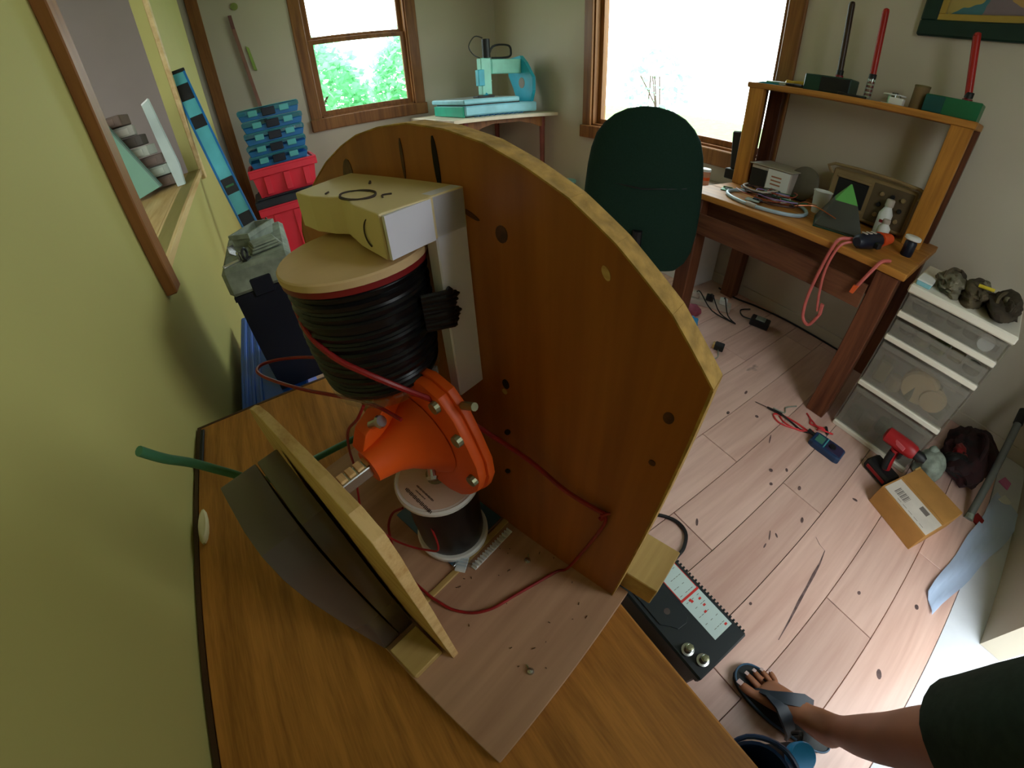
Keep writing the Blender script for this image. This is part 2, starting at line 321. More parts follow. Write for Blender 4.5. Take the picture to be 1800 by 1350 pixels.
# outdoors: lawn, and bushes beyond the windows
tag(obj('lawn', G().box((3, 4, -.4), (40, 40, .1)), mat('lawn_grass', (120, 160, 84), .9, var=.2, scale=3)), 'green lawn outside the windows', 'lawn')
leafm = mat('leaf_green', (150, 208, 168), .5, var=.22, scale=1.5, c2=(96, 178, 134))
def _tl(m):
    nt = m.node_tree; b = nt.nodes['Principled BSDF']; t = nt.nodes.new('ShaderNodeBsdfTranslucent'); t.inputs[0].default_value = (*lin((160, 222, 176)), 1)
    x = nt.nodes.new('ShaderNodeMixShader'); x.inputs[0].default_value = .5; nt.links.new(b.outputs[0], x.inputs[1]); nt.links.new(t.outputs[0], x.inputs[2]); nt.links.new(x.outputs[0], nt.nodes['Material Output'].inputs[0])
_tl(leafm)
def bush(c, r, n, size, label, seed):
    q = random.Random(seed); g = G()
    for i in range(n):
        d = Vector((q.gauss(0, 1), q.gauss(0, 1), q.gauss(0, 1))).normalized()*q.uniform(.55, 1)**.5
        p = Vector((c[0]+d.x*r[0], c[1]+d.y*r[1], c[2]+d.z*r[2])); a = Vector((q.gauss(0, 1), q.gauss(0, 1), q.gauss(0, .6))).normalized(); b = a.orthogonal().normalized()
        b = (Matrix.Rotation(q.uniform(0, 6.28), 3, a) @ b); s = size*q.uniform(.6, 1.3)
        g.add([p, p+a*s*.5+b*s*.28, p+a*s, p+a*s*.5-b*s*.28], [(0, 1, 2, 3)])
    t = thing('leafy_bush', label, 'bush', (c[0], c[1], -.3)); g.v = [(x-c[0], y-c[1], z+.3) for x, y, z in g.v]
    stuff(obj('foliage', g, leafm, t))
    s = G()
    for k in range(5): s.tube([(q.uniform(-.1, .1), q.uniform(-.1, .1), 0), (q.uniform(-.3, .3)*r[0], q.uniform(-.3, .3)*r[1], c[2]*.6), (q.uniform(-.6, .6)*r[0], q.uniform(-.6, .6)*r[1], c[2]+.5*r[2])], .02, 6, 3)
    obj('stem', s, M['edge_dark'], t)
bush((.55, 7.4, 1.15), (1.25, .8, 1.25), 5200, .15, 'bushy green shrub outside the far window, on its left', 3)
bush((3.05, 7.9, 1.15), (1.1, .8, 1.35), 4800, .15, 'bushy green shrub outside the far window, on its right', 4)
bush((9.5, 8.2, 1.2), (.8, .9, 1.2), 260, .22, 'sparse shrub in the glare outside the large window', 5)
bush((10.5, 4.6, 1.6), (.5, .7, .7), 90, .22, 'small sprig of leaves high in the glare outside the large window', 6)
# ------------------------------------------------------------------ desk in the foreground
TZ = .7375
t = thing('oak_desk', 'golden oak veneered desk in the foreground against the yellow wall', 'desk', (-.08, .03, 0))
lx = lambda g, o: [setattr(g, 'v', [(a-o[0], b-o[1], d-o[2]) for a, b, d in g.v])] and g
dl = (-.08, .03, 0)
obj('desktop', lx(G().bb(XL+.012, .184, -.72, .755, TZ-.03, TZ, .003), dl), M['table'], t)
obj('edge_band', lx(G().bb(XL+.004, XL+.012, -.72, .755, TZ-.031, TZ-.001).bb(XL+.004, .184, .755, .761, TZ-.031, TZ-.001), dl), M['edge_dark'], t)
for a in (XL+.05, .14):
    for b in (-.66, .70): obj('leg', lx(G().bb(a-.025, a+.025, b-.025, b+.025, 0, TZ-.03, .003), dl), M['table'], t)
obj('apron', lx(G().bb(XL+.06, .13, .69, .71, TZ-.12, TZ-.03), dl), M['table'], t); obj('apron', lx(G().bb(.13, .15, -.64, .68, TZ-.12, TZ-.03), dl), M['table'], t)
tag(obj('plastic_wedge', G().loft([[(XL+.026+r*.009*math.cos(k*.45), .485+r*.036*math.sin(k*.45), TZ+z) for k in range(14)] for r, z in ((.9, 0), (1, .003), (1, .007), (.8, .010))]), M['ivory'], smooth=True), 'small oval ivory plastic piece on the oak desk against the wall', 'plastic piece')
tag(obj('dark_clip', G().bb(XL+.016, XL+.024, .64, .74, TZ, TZ+.006, .001), M['dark']), 'short dark strip at the far wall corner of the oak desk', 'strip')

# ------------------------------------------------------------------ winding machine, local axes x: toward the backboard, y: away, z: up
DO = Vector((.177, .089, TZ+.012)); DR = math.radians(18.2); DM = Matrix.Translation(DO) @ Matrix.Rotation(DR, 4, 'Z')
def dthing(name, label, cat): return thing(name, label, cat, DO, DR)
mc = dthing('winding_machine', 'homemade plywood wire winding machine with arched backboard on the desk', 'machine')
obj('base_plate', G().bb(-.229, .016, -.015, .171, -.012, 0, .001), M['ply'], mc)
obj('base_plate', G().bb(-.229, .012, .177, .463, -.012, 0, .001), M['ply'], mc)
obj('joint_strip', G().bb(-.229, .004, .170, .178, -.012, .0025, .0008), M['tan'], mc)
arch = [(0, -.012), (-.009, .349), (.026, .386), (.066, .417), (.098, .437), (.131, .452), (.163, .464), (.201, .4725), (.243, .477), (.283, .475), (.322, .469), (.355, .459), (.395, .443), (.43, .424), (.475, .397), (.508, .372), (.526, .345), (.531, .30), (.531, -.012)]
bk = obj('backboard', G().prism(arch, 0, .017, lambda a, b, t: (t, a, b)), M['pine'], mc)
rim = G(); ae = arch[1:-1]
for i in range(len(ae)-1):   # rough sawn edge skin along the arch
    (a0, b0), (a1, b1) = ae[i], ae[i+1]; d = Vector((a1-a0, b1-b0)).normalized(); nn = Vector((-d.y, d.x))*-1; nn = -nn if nn.y < -.05 or i < 0 else nn
    if nn.dot(Vector((a0-.26, b0-.2))) < 0: nn = -nn
    q = [(-.0006, 0), (.0176, 0), (.0176, .0012), (-.0006, .0012)]
    vs = [(x, a0+nn.x*h, b0+nn.y*h) for x, h in q]+[(x, a1+nn.x*h, b1+nn.y*h) for x, h in q]
    rim.add(vs, [(0, 1, 2, 3), (4, 5, 6, 7), (0, 1, 5, 4), (1, 2, 6, 5), (2, 3, 7, 6), (3, 0, 4, 7)])
obj('sawn_edge', rim, M['pine_edge'], mc)
obj('sawn_edge', G().prism([(-.001, -.012), (-.0102, .349), (-.008, .349), (.0005, -.012)], -.0006, .0176, lambda a, b, t: (t, a, b)), M['pine_edge'], mc)
knotm = mat('pine_knot', (92, 52, 24), .5, var=.3, scale=90); holem = mat('drilled_hole', (26, 18, 14), .9)
def spot(name, a, b, ra, rb, m, th=.0006, n=14, rot=0):
    g = G(); pts = [(ra*math.cos(6.283*i/n)*math.cos(rot)-rb*math.sin(6.283*i/n)*math.sin(rot), ra*math.cos(6.283*i/n)*math.sin(rot)+rb*math.sin(6.283*i/n)*math.cos(rot)) for i in range(n)]
    g.prism([(a+p, b+q) for p, q in pts], -th, .002, lambda a, b, t: (t, a, b)); obj(name, g, m, mc)
spot('knot', .152, .404, .0055, .0065, knotm); spot('knot', .011, .313, .004, .005, knotm); spot('knot', .012, .264, .003, .003, knotm)
spot('hole', .157, .264, .004, .0055, holem); spot('hole', .159, .198, .003, .006, holem, rot=.6); spot('hole', .163, .128, .003, .006, holem, rot=.6); spot('knot', .159, .254, .003, .003, M['tan'])
spot('knot', .213, .448, .003, .021, holem, rot=-.06); spot('knot', .352, .430, .010, .018, knotm, rot=.2); spot('knot', .183, .414, .011, .002, knotm, rot=.35); spot('knot', .255, .45, .002, .017, knotm)
spot('chip', .07, .398, .0025, .005, M['ply_edge'], rot=-.5)
# post and notched block at the top
obj('post', G().bb(-.030, 0, .186, .199, .254, .434, .0012), M['white_lam'], mc, label='white laminated upright post')
blk = [(0, .186), (-.031, .186), (-.033, .1835), (-.072, .186), (-.066, .228), (-.057, .262), (-.062, .276), (-.066, .30), (-.064, .335), (-.02, .345), (0, .345)]
bo = obj('top_block', G().prism(blk, .403, .434, lambda a, b, t: (a, b, t), .0012), M['white_wood'], mc, label='pale wooden block with a scooped front')
obj('end_face', G().prism([(-.0325, .404), (-.071, .404), (-.071, .433), (-.0325, .433)], .1834, .1862, lambda a, b, t: (a, t+(-.033-a)*-.065, b)), M['white_lam'], bo)
pen = G()
for k in range(3): pen.tube([(-.050+(.010+.001*k)*math.cos(i*.55+k), .248+(.021-.0015*k)*math.sin(i*.55+k), .4346) for i in range(11)], .0006, 5, 3)
pen.tube([(-.047, .218, .4346), (-.043, .224, .4346), (-.038, .220, .4346)], .0007, 5, 3); pen.tube([(-.024, .272, .4346), (-.020, .278, .4346)], .0012, 5, 2); pen.tube([(-.058, .285, .4346), (-.054, .288, .4346)], .0009, 5, 2)
obj('pencil_marks', pen, M['ink'], bo)
arc = G().tube([(-.0692+.0002*i, .203+.010*math.cos(i*.32), .418+.010*math.sin(i*.32)) for i in range(-4, 5)], .0006, 5, 2); obj('pencil_marks', arc, M['ink'], bo)
# small front board carrying the axle, and the grey box on its outer face
fb = [(.098, 0), (.083, .20), (.079, .30), (.083, .325), (.10, .333), (.135, .329), (.17, .321), (.22, .306), (.275, .287), (.33, .262), (.38, .232), (.41, .20), (.42, 0)]
obj('front_board', G().prism(fb, -.1805, -.172, lambda a, b, t: (t, a, b), .0006), M['ply_edge'], mc, label='small plywood upright seen edge-on')
for k in range(2):
    gb = [(.165, 0), (.162, .20), (.167, .232), (.182, .252), (.205, .26), (.262, .26), (.268, .25), (.268, 0)]
    x1 = -.1835-.0215*k; a = .0008
    obj('box_shell', G().prism(gb, x1-.0205-.004*k, x1, lambda a, b, t: (t-(.012*b/.26 if k == 1 and t < -.21 else .003*k*b), a, b), .0012), M['grey'], mc, smooth=30, label='grey brown plastic half of the box beside the front board')
obj('side_cleat', G().bb(-.226, -.184, .112, .156, 0, .012, .001), M['tan'], mc)
# axle and orange rotor
AX, AY, AZ = 0, .211, .225
ax = obj('axle', G().box((-.128, AY, AZ), (.100, .0125, .0125), .0008, seg=1), M['steel'], mc, label='square steel axle')
cl = G()
for k in range(7): cl.bb(-.176+.009*k, -.169+.009*k, AY-.004, AY+.006, AZ+.0062, AZ+.0095, .0006)
obj('axle_shim', cl, M['ply_edge'], mc)
rt = [(.296, .224), (.290, .245), (.262, .268), (.215, .291), (.185, .297), (.165, .292), (.150, .276), (.139, .253), (.131, .232), (.130, .212), (.136, .192), (.147, .176), (.162, .161), (.18, .153), (.205, .152), (.236, .158), (.264, .169), (.284, .188), (.293, .206)]
ro = obj('rotor', G().prism(rt, -.070, -.059, lambda a, b, t: (t, a, b), .0025), M['orange'], mc, smooth=30, label='orange printed rotor plate')
obj('rotor_flange', G().prism([(.21+(a-.21)*1.03, .224+(b-.224)*1.03) for a, b in rt], -.060, -.052, lambda a, b, t: (t, a, b), .001), M['orange'], ro, smooth=30)
hub = []
for x, r1, r2 in ((-.128, .016, .016), (-.117, .0175, .0175), (-.106, .019, .02), (-.095, .024, .025), (-.085, .033, .033), (-.077, .042, .041), (-.071, .048, .045)):
    hub.append([(x, AY-.006*(x+.128)/.057+r1*math.cos(6.283*i/20), AZ+r2*math.sin(6.283*i/20)) for i in range(20)])
hb = obj('hub', G().loft(hub), M['orange'], ro, smooth=35)
obj('gusset', G().prism([(-.128, AZ+.012), (-.118, AZ+.03), (-.071, AZ+.056), (-.071, AZ)], AY+.004, AY+.022, lambda a, b, t: (a, t, b), .001), M['orange'], ro)
for p, q in (((-.108, AY+.008, AZ+.033), (-.104, AY-.004, AZ+.042)), ((-.083, AY-.028, AZ-.024), (-.087, AY-.033, AZ-.028))):
    obj('screw', G().cyl(p, q, .0042, .0042, 12).cyl(q, Vector(q)+(Vector(q)-Vector(p)).normalized()*.003, .0062, .005, 12), M['steel'], ro)
for b, a in ((.283, .168), (.258, .147), (.212, .137)): obj('bolt', G().cyl((-.0745, a, b), (-.0695, a, b), .0052, .0056, 12), M['brass'], ro)
obj('bolt', G().cyl((-.056, .152, .283), (-.056, .138, .290), .0035, .0035, 10), M['brass'], ro)
# spools
sp = dthing('wire_spool', 'large spool of black wire under the pale wooden block', 'spool'); SX, SY = -.067, .245
obj('top_flange', G().lathe([(.056, .3915), (.0582, .392), (.0582, .3968), (.057, .398), (.004, .398)], (SX, SY, 0), n=48), M['mdf'], sp, smooth=30, label='pale round top flange')
obj('red_rim', G().lathe([(.0545, .3862), (.0575, .387), (.0575, .3916), (.05, .3917)], (SX, SY, 0), n=48), M['maroon'], sp, smooth=30)
prof = [(.02, .288), (.047, .2885)]
for k in range(30):
    z = .290+k*.0032; r = .0485+.0062*math.sin(min(1, (k+5)/22)*1.57)+.0007*math.sin(k*2.4); prof += [(r-.0006, z), (r+.0004, z+.0016)]
prof += [(.054, .3868), (.02, .387)]
obj('wire_pack', G().lathe(prof, (SX, SY, 0), n=56), M['black_wire'], sp, smooth=60)
tuft = G()
for k in range(9): tuft.tube([(-.050, .190, .336+.0035*k), (-.034+.0015*(k % 3), .1835-.001*(k % 2), .334+.0035*k), (-.026+.002*((k*5) % 4), .183, .332+.0036*k), (-.028, .1845, .336+.0035*k)], .0022, 6, 3)
obj('loose_turns', tuft, M['black_wire'], sp)
obj('bottom_flange', G().lathe([(.01, .280), (.050, .280), (.051, .281), (.051, .2865), (.049, .288), (.01, .288)], (SX, SY, 0), n=48), M['clear'], sp, smooth=30, label='clear plastic bottom flange')
fin = G()
for k in range(4):
    a = -1.35+.17*k; fin.box((SX+.046*math.cos(a), SY+.046*math.sin(a), .269), (.006, .004, .024), .0006, Matrix.Rotation(a, 3, 'Z'))
obj('flange_tab', fin, M['whitep'], sp)
obj('core', G().cyl((SX, SY, .262), (SX, SY, .3978), .008, None, 16), M['steel'], sp)
s2 = dthing('wire_spool', 'small white spool of black wire standing below the orange rotor', 'spool'); QX, QY = -.060, .219
obj('top_flange', G().lathe([(.012, .124), (.047, .124), (.0498, .1255), (.050, .130), (.048, .1325), (.0465, .1315), (.012, .1315)], (QX, QY, 0), n=48), M['whitep'], s2, smooth=30)
lb = obj('paper_label', G().lathe([(.012, .1316), (.0445, .1316), (.0445, .1322), (.012, .1322)], (QX, QY, 0), n=40), M['label'], s2)
pr_ = G()
for x0_, y0_, y1_, st, hh in ((-.0945, .232, .186, .0021, .0042), (-.0835, .226, .196, .0016, .0022), (-.0885, .222, .205, .0016, .0014), (-.045, .236, .222, .002, .0016)):
    i = 0; y_ = y0_
    while y_ > y1_:
        pr_.box((x0_-.04*(y0_-y_), y_, .1323), (hh*(.7+.3*((i*7) % 3 != 0)), st*.62, .0002), 0, Matrix.Rotation(.1, 3, 'Z')); y_ -= st; i += 1
stuff(obj('print', pr_, M['ink'], lb))
obj('wire_pack', G().lathe([(.02, .012), (.0425, .0125), (.0435, .02), (.043, .04), (.0438, .06), (.043, .085), (.0435, .11), (.042, .1235), (.02, .124)], (QX, QY, 0), n=48), M['black_wire'], s2, smooth=60)
obj('bottom_flange', G().lathe([(.012, .003), (.0475, .003), (.0485, .0045), (.0485, .010), (.0465, .012), (.012, .012)], (QX, QY, 0), n=48), M['whitep'], s2, smooth=30)
obj('core', G().cyl((QX, QY, .003), (QX, QY, .138), .0115, None, 18), M['brass'], s2)
ob = dthing('metal_sheet', 'blue grey metal sheet lying under the small white spool', 'sheet')
obj('plate', G().bb(-.098, -.001, .1815, .30, 0, .0028, .0006), M['steelblue'], ob); obj('turned_edge', G().bb(-.098, -.001, .179, .1815, 0, .0045, .0005), M['steel'], ob)
cb = dthing('ribbed_strip', 'white ribbed plastic strip lying along the joint of the base plate', 'strip')
g = G().bb(-.082, -.008, .1555, .1635, 0, .002, .0005)
for k in range(15): g.bb(-.079+.0048*k, -.0768+.0048*k, .155, .164, .0015, .006, .0005)
obj('ribs', g, M['whitep'], cb)
cp = dthing('clear_clip', 'bent clear plastic clip beside the foot of the small spool', 'clip')
g = G()
for k in range(3): g.box((-.093+.006*k, .172-.0015*k, .007), (.0035, .02, .009), .0006, Matrix.Rotation(.5, 3, 'Z'))
obj('fin', g, M['clear'], cp); obj('body', G().box((-.088, .174, .0035), (.022, .014, .002), .0004, Matrix.Rotation(.5, 3, 'Z')), M['whitep'], cp)
for i, (x, y, a) in enumerate(((-.028, .113, .5), (-.134, .022, 1.2))):
    s = dthing('loose_screw', ('small bright screw on the base plate near the backboard', 'small dull screw head near the front edge of the base plate')[i], 'screw')
    obj('head', G().lathe([(.0042, 0), (.0045, .001), (.003, .003), (.001, .0034)], (x, y, 0), n=12), M['steel'], s); obj('shank', G().cyl((x, y, .0012), (x+.009*math.cos(a), y+.009*math.sin(a), .0012), .0011, .0006, 8), M['brass'], s)
cr = random.Random(5); crumb = G()
for k in range(26):
    a, b = cr.uniform(-.14, -.002), cr.uniform(.0, .165); crumb.box((a, b, .0006), (.0012+cr.random()*.003, .0008, .0008), 0, Matrix.Rotation(cr.random()*3, 3, 'Z'))
co = obj('wood_crumbs', crumb, M['edge_dark']); co.matrix_world = DM; tag(co, 'scattered dark wood crumbs on the base plate of the machine', 'crumbs'); stuff(co)
# red wire
RW = G()
RW.tube([(-.090, .285, .383), (-.1087, .2809, .3774), (-.1174, .262, .3668), (-.1216, .2383, .352), (-.1164, .216, .3377), (-.106, .1979, .3265), (-.0898, .1833, .3093), (-.0654, .1719, .2811), (-.045, .155, .2497), (-.0172, .1184, .2022), (-.006, .0783, .1708), (-.004, .0356, .1692)], .0024, 8, 5)
RW2 = G().tube([(-.004, .036, .168), (-.0045, .035, .1492), (-.004, .05, .07), (-.0075, .0645, .006), (-.0182, .0729, .004), (-.0483, .0845, .003), (-.0793, .0953, .003), (-.1059, .1043, .003), (-.1259, .1187, .003), (-.1391, .1399, .003), (-.1443, .1598, .005), (-.1465, .1731, .006), (-.1482, .2024, .011), (-.1461, .2258, .016), (-.1362, .2537, .021), (-.1217, .2784, .026), (-.106, .2850, .034), (-.095, .270, .05)], .0019, 8, 5)
RW3 = G().tube([(-.1096, .2145, .2856), (-.1178, .2191, .2727), (-.1225, .2429, .2458), (-.1247, .2617, .2062), (-.1261, .2738, .1617), (-.135, .2824, .1144), (-.1434, .271, .0917), (-.1358, .2463, .0577), (-.1249, .2204, .05), (-.1116, .1963, .0512), (-.1058, .1873, .0555), (-.101, .191, .0662), (-.098, .198, .0783), (-.0955, .204, .0995)], .0014, 7, 5)
RW4 = G().tube([(-.0938, .1875, .2739), (-.0993, .2186, .2759), (-.1113, .2536, .2736), (-.1295, .2926, .2727), (-.1443, .3313, .2721), (-.1531, .357, .2738), (-.1532, .3694, .2752), (-.144, .3784, .2726), (-.1269, .3743, .2699), (-.1065, .3573, .268), (-.0867, .3196, .272)], .0018, 8, 5)
kn = G()
for k in range(4): kn.tube([(-.003-.001*k, .032+.003*k, .174-.004*k), (-.007, .038, .170-.003*k), (-.003, .041-.002*k, .160+.002*k)], .0013, 6, 3)
rw = dthing('red_wire', 'thin red insulated wire looping over the machine, its spools and base plate', 'wire')
obj('strand', RW, M['red'], rw, smooth=True); obj('strand', RW2, M['red'], rw, smooth=True); obj('strand', RW3, M['red'], rw, smooth=True); obj('strand', RW4, M['red'], rw, smooth=True); obj('knot', kn, M['red'], rw, smooth=True)
gc = tag(obj('garden_tubing', G().tube([(-.195, .31, 1.043), (-.188, .322, 1.016), (-.179, .342, .982), (-.163, .357, .94), (-.141, .369, .897), (-.112, .40, .862), (-.085, .43, .836), (-.039, .454, .818), (.026, .476, .802), (.06, .485, .796)], .0048, 10, 5), mat('tubing_green', (74, 134, 96), .55, var=.08, scale=40), smooth=True), 'stiff thin green tubing running past the grey box toward the yellow wall', 'tubing')
tag(obj('end_cleat', lx(G().bb(.022, .086, -.045, .006, -.012, .030, .0012), (0, 0, 0)), M['tan']), 'short tan wooden block against the near foot of the backboard', 'block').matrix_world = DM
# ------------------------------------------------------------------ left side: things behind the desk
BLU = mat('blue_bin_plastic', (24, 88, 196), .4, var=.05); NAVY = mat('navy_plastic', (18, 26, 44), .45); TOTE = mat('red_tote_plastic', (226, 50, 72), .4, var=.04)
TEAL = mat('blue_case_plastic', (24, 104, 168), .35, var=.06); TEALC = glass('blue_case_lid', (.35, .75, .95), .10); LEV = mat('blue_level_paint', (30, 108, 168), .3); LEVC = mat('teal_level_web', (88, 178, 186), .35)
AQP = mat('pale_aqua_strip', (120, 190, 196), .4); GGREY = mat('grey_green_cloth', (150, 160, 146), .8, var=.2, scale=30)
def local(g, o): g.v = [(a-o[0], b-o[1], d-o[2]) for a, b, d in g.v]; return g
def bin_(g, x0, x1, y0, y1, z0, z1, th=.006, taper=.015, rimw=.012):
    q = lambda e, z: [(x0+e, y0+e, z), (x1-e, y0+e, z), (x1-e, y1-e, z), (x0+e, y1-e, z)]
    g.loft([q(taper, z0), q(0, z1), q(-rimw, z1), q(-rimw, z1+.012), q(th, z1+.012), q(taper+th, z0+th)]); return g
o = (-.20, 1.19, 0)
t = thing('storage_bin', 'long bright blue plastic bin along the yellow wall under the navy box', 'bin', o)
obj('body', local(bin_(G(), -.288, -.105, .86, 1.53, 0, .575, .006, .015, .004), o), BLU, t); obj('lid', local(G().bb(-.296, -.098, .85, 1.54, .588, .602, .005), o), BLU, t)
for k in range(3): obj('lid_rib', local(G().bb(-.282+.022*k, -.272+.022*k, .87, 1.52, .602, .606, .0015), o), BLU, t)
o = (-.10, 1.11, .607)
t = thing('storage_box', 'dark navy box on the blue bin with grey green clutter on its lid', 'box', o)
obj('body', local(bin_(G(), -.176, -.03, .965, 1.26, .607, .885, .006, .004, .003), o), NAVY, t); obj('lid', local(G().bb(-.184, -.022, .955, 1.27, .898, .968, .01), o), GGREY, t, label='grey green lid')
obj('latch', local(G().bb(-.13, -.08, .952, .960, .885, .93, .003), o), NAVY, t); obj('corner_strip', local(G().bb(-.034, -.025, .959, .967, .62, .89, .001), o), AQP, t)
q = random.Random(2)
for i, (x, y, a) in enumerate(((-.155, .985, .4), (-.12, .982, 1.2), (-.15, 1.06, 2.0), (-.075, 1.03, .2), (-.10, 1.14, .9), (-.06, 1.22, 1.7))):
    lab = ('bent grey metal bracket on the grey green lid, nearest the wall', 'dark cable clip on the front of the grey green lid', 'grey bracket behind the first one on the grey green lid', 'pale green folded cloth on the right of the grey green lid', 'small pale plastic tray in the middle of the grey green lid', 'dark hose clamp at the right end of the grey green lid')[i]
    tt = thing(('metal_bracket', 'cable_clip', 'metal_bracket', 'folded_cloth', 'plastic_tray', 'hose_clamp')[i], lab, ('bracket', 'clip', 'bracket', 'cloth', 'tray', 'clamp')[i], (x, y, .968), a)
    mm = (M['steel'], M['dark'], M['steel'], GGREY, GGREY, M['dark'])[i]
    if i in (0, 2): obj('plate', G().bb(-.022, .022, -.008, .008, 0, .003), mm, tt); obj('upright', G().bb(.019, .022, -.008, .008, .003, .02), mm, tt)
    elif i in (1, 5): obj('ring', G().tube([(.012*math.cos(k), 0, .015+.012*math.sin(k)) for k in [j*.785 for j in range(8)]], .003, 6, 3, True), mm, tt); obj('tab', G().bb(-.012, .012, -.006, .006, 0, .004), mm, tt)
    elif i == 3:
        for k in range(3): obj('fold', G().box((0, .004*k, .005+.006*k), (.075-.008*k, .06, .006), .0025), mm, tt)
    else: obj('dish', bin_(G(), -.05, .05, -.03, .03, 0, .022, .003, .004, .004), mm, tt)
o = (-.19, 2.12, 0)
t = thing('spirit_level', 'long blue spirit level leaning on the yellow wall beside the opening', 'level')
p0, p1 = Vector((-.05, 1.86, .0)), Vector((-.315, 2.375, 1.54)); d = (p1-p0).normalized(); L = (p1-p0).length; fd = d.cross(Vector((-.12, .97, -.2))).normalized(); sd = fd.cross(d)
t.location = p0; Rl = Matrix((sd, fd, d)).transposed().to_4x4(); t.rotation_euler = Rl.to_euler()
[obj('rail', G().bb(-.012, .012, a_, a_+.010, 0, L, .001), LEV, t) for a_ in (-.040, .030)]
holes = [(.10, .22), (.42, .55), (.78, .92), (1.02, 1.10), (1.36, 1.42), (1.50, 1.58)]; z = 0
for h0, h1 in holes: obj('web', G().bb(-.008, .008, -.031, .031, z, h0), LEVC, t); z = h1
obj('web', G().bb(-.008, .008, -.031, .031, z, L-.005), LEVC, t)
obj('opening_back', G().bb(-.004, .004, -.0305, .0305, .02, L-.02), M['dark'], t); obj('end_cap', G().bb(-.0135, .0135, -.0415, .0415, L-.012, L+.004, .002), M['dark'], t)
obj('vial', G().cyl((0, -.02, 1.06), (0, .02, 1.06), .007, None, 10), M['greencord'], t)
def tote(x0, x1, y0, y1, z0, z1, lab):
    o = ((x0+x1)/2, (y0+y1)/2, z0); t = thing('storage_tote', lab, 'tote', o)
    obj('body', local(bin_(G(), x0, x1, y0, y1, z0, z1, .006, .03, .014), o), TOTE, t); 
    for k in range(3): xx = x0+.09+(x1-x0-.2)*k/2; obj('rib', local(G().prism([(xx, z0+.02), (xx+.05, z0+.02), (xx+.05, z1-.06), (xx, z1-.06)], y0-.004, y0+.03, lambda a, b, t: (a, t, b), .003), o), TOTE, t)
    obj('rim_band', local(G().bb(x0-.016, x1+.016, y0-.016, y0+.004, z1-.055, z1+.0, .004), o), TOTE, t)
    return t, o
t, o = tote(-.20, .33, 3.62, 4.05, 0, .56, 'lower red plastic tote with a black lid, under the other red tote')
obj('lid', local(G().bb(-.225, .355, 3.595, 4.07, .573, .635, .008).bb(-.20, .33, 3.62, 4.05, .635, .65, .006), o), mat('black_lid', (40, 46, 58), .4), t)
t, o = tote(-.19, .33, 3.63, 4.04, .651, .872, 'upper red plastic tote carrying the stack of blue organizer cases')
obj('contents', local(G().bb(-.17, .31, 3.65, 4.02, .78, .884, .01), o), mat('lilac_rag', (170, 140, 170), .8, var=.2, scale=20), t)
tag(obj('white_tube', G().cyl((-.19, 3.555, 0), (-.215, 3.575, .47), .020, None, 14), M['whitep'], smooth=40), 'white tube standing against the lower red tote', 'tube')
sq = ('topmost', 'second from the top', 'middle', 'second from the bottom', 'lowest')
for k in range(5):
    zz = .886+.090*(4-k); t = thing('organizer_case', 'blue parts organizer case, %s in the stack on red totes' % sq[k], 'case', (.08+.008*(k % 2)-.004*k, 3.80, zz), .04*(k % 3-1), 'blue organizer cases')
    obj('tray', G().prism([(-.215, .0), (.215, .0), (.23, .044), (-.23, .044)], -.15, .15, lambda a, b, t: (a, t, b), .004), TEAL, t)
    obj('lid', G().box((0, 0, .064), (.47, .31, .040), .008), TEALC, t, label='clear blue lid'); obj('lid_top', G().box((0, 0, .0855), (.45, .29, .005), .002), LEVC, t)
    for sx in (-.12, .12): obj('latch', G().box((sx, -.158, .048), (.07, .012, .044), .003), LEVC, t)
    obj('handle', G().box((0, -.159, .043), (.10, .014, .06), .004), NAVY, t)
# stick and tool on the far wall
t = thing('wooden_lath', 'brown wooden lath leaning on the far wall above the blue cases', 'stick', (0, 4.42, 0))
obj('lath', G().prism([(-.045, 2.03), (-.015, 2.04), (.06, 1.20), (.03, 1.20)], -.008, .008, lambda a, b, t: (a, t, b), .001), mat('reddish_lath', (150, 104, 88), .6), t)
obj('hook', G().prism([(-.05, 2.14), (-.02, 2.14), (-.015, 2.03), (-.045, 2.03)], -.010, .006, lambda a, b, t: (a, t, b), .002), mat('mauve_grip', (120, 76, 72), .6), t)
tag(obj('green_tag', G().prism([(.035, 1.88), (.06, 1.86), (.085, 1.66), (.055, 1.67)], 4.436, 4.446, lambda a, b, t: (a, t, b), .002), mat('lime_tape', (150, 176, 84), .6)), 'lime green strip on the far wall beside the brown lath', 'strip')
tag(obj('green_tag', G().lathe([(.02, 0), (.03, .002), (.03, .008), (.01, .01)], (.02, 4.446, 2.21), (0, -1, 0)), mat('olive_tape', (140, 150, 80), .6)), 'small olive green spot on the far wall above the brown lath', 'spot')
# on the ledge of the wall opening
zt_ = lambda y: .98+.12*(y-OY0)/(OY1-OY0)-.002
t = thing('grey_slab', 'grey green slab leaning in the wall opening', 'slab', (-.55, 1.98, zt_(1.98)))
obj('panel', local(G().prism([(-.64, 1.40), (-.577, 1.385), (-.465, 1.10), (-.60, 1.072)], 1.97, 1.992, lambda a, b, t: (a, t, b), .002), (-.55, 1.98, zt_(1.98))), mat('sage_board', (108, 150, 128), .6, var=.05), t)
obj('edge_lip', local(G().prism([(-.58, 1.388), (-.574, 1.387), (-.462, 1.102), (-.468, 1.10)], 1.966, 1.996, lambda a, b, t: (a, t, b)), (-.55, 1.98, zt_(1.98))), mat('sage_edge', (90, 116, 104), .6), t)
cols = [(92, 76, 66), (150, 158, 146), (98, 82, 74), (168, 170, 158), (70, 62, 56), (154, 150, 140), (104, 86, 76)]
words = ('lowest', 'second from the bottom', 'third from the bottom', 'fourth, middle', 'third from the top', 'second from the top', 'topmost')
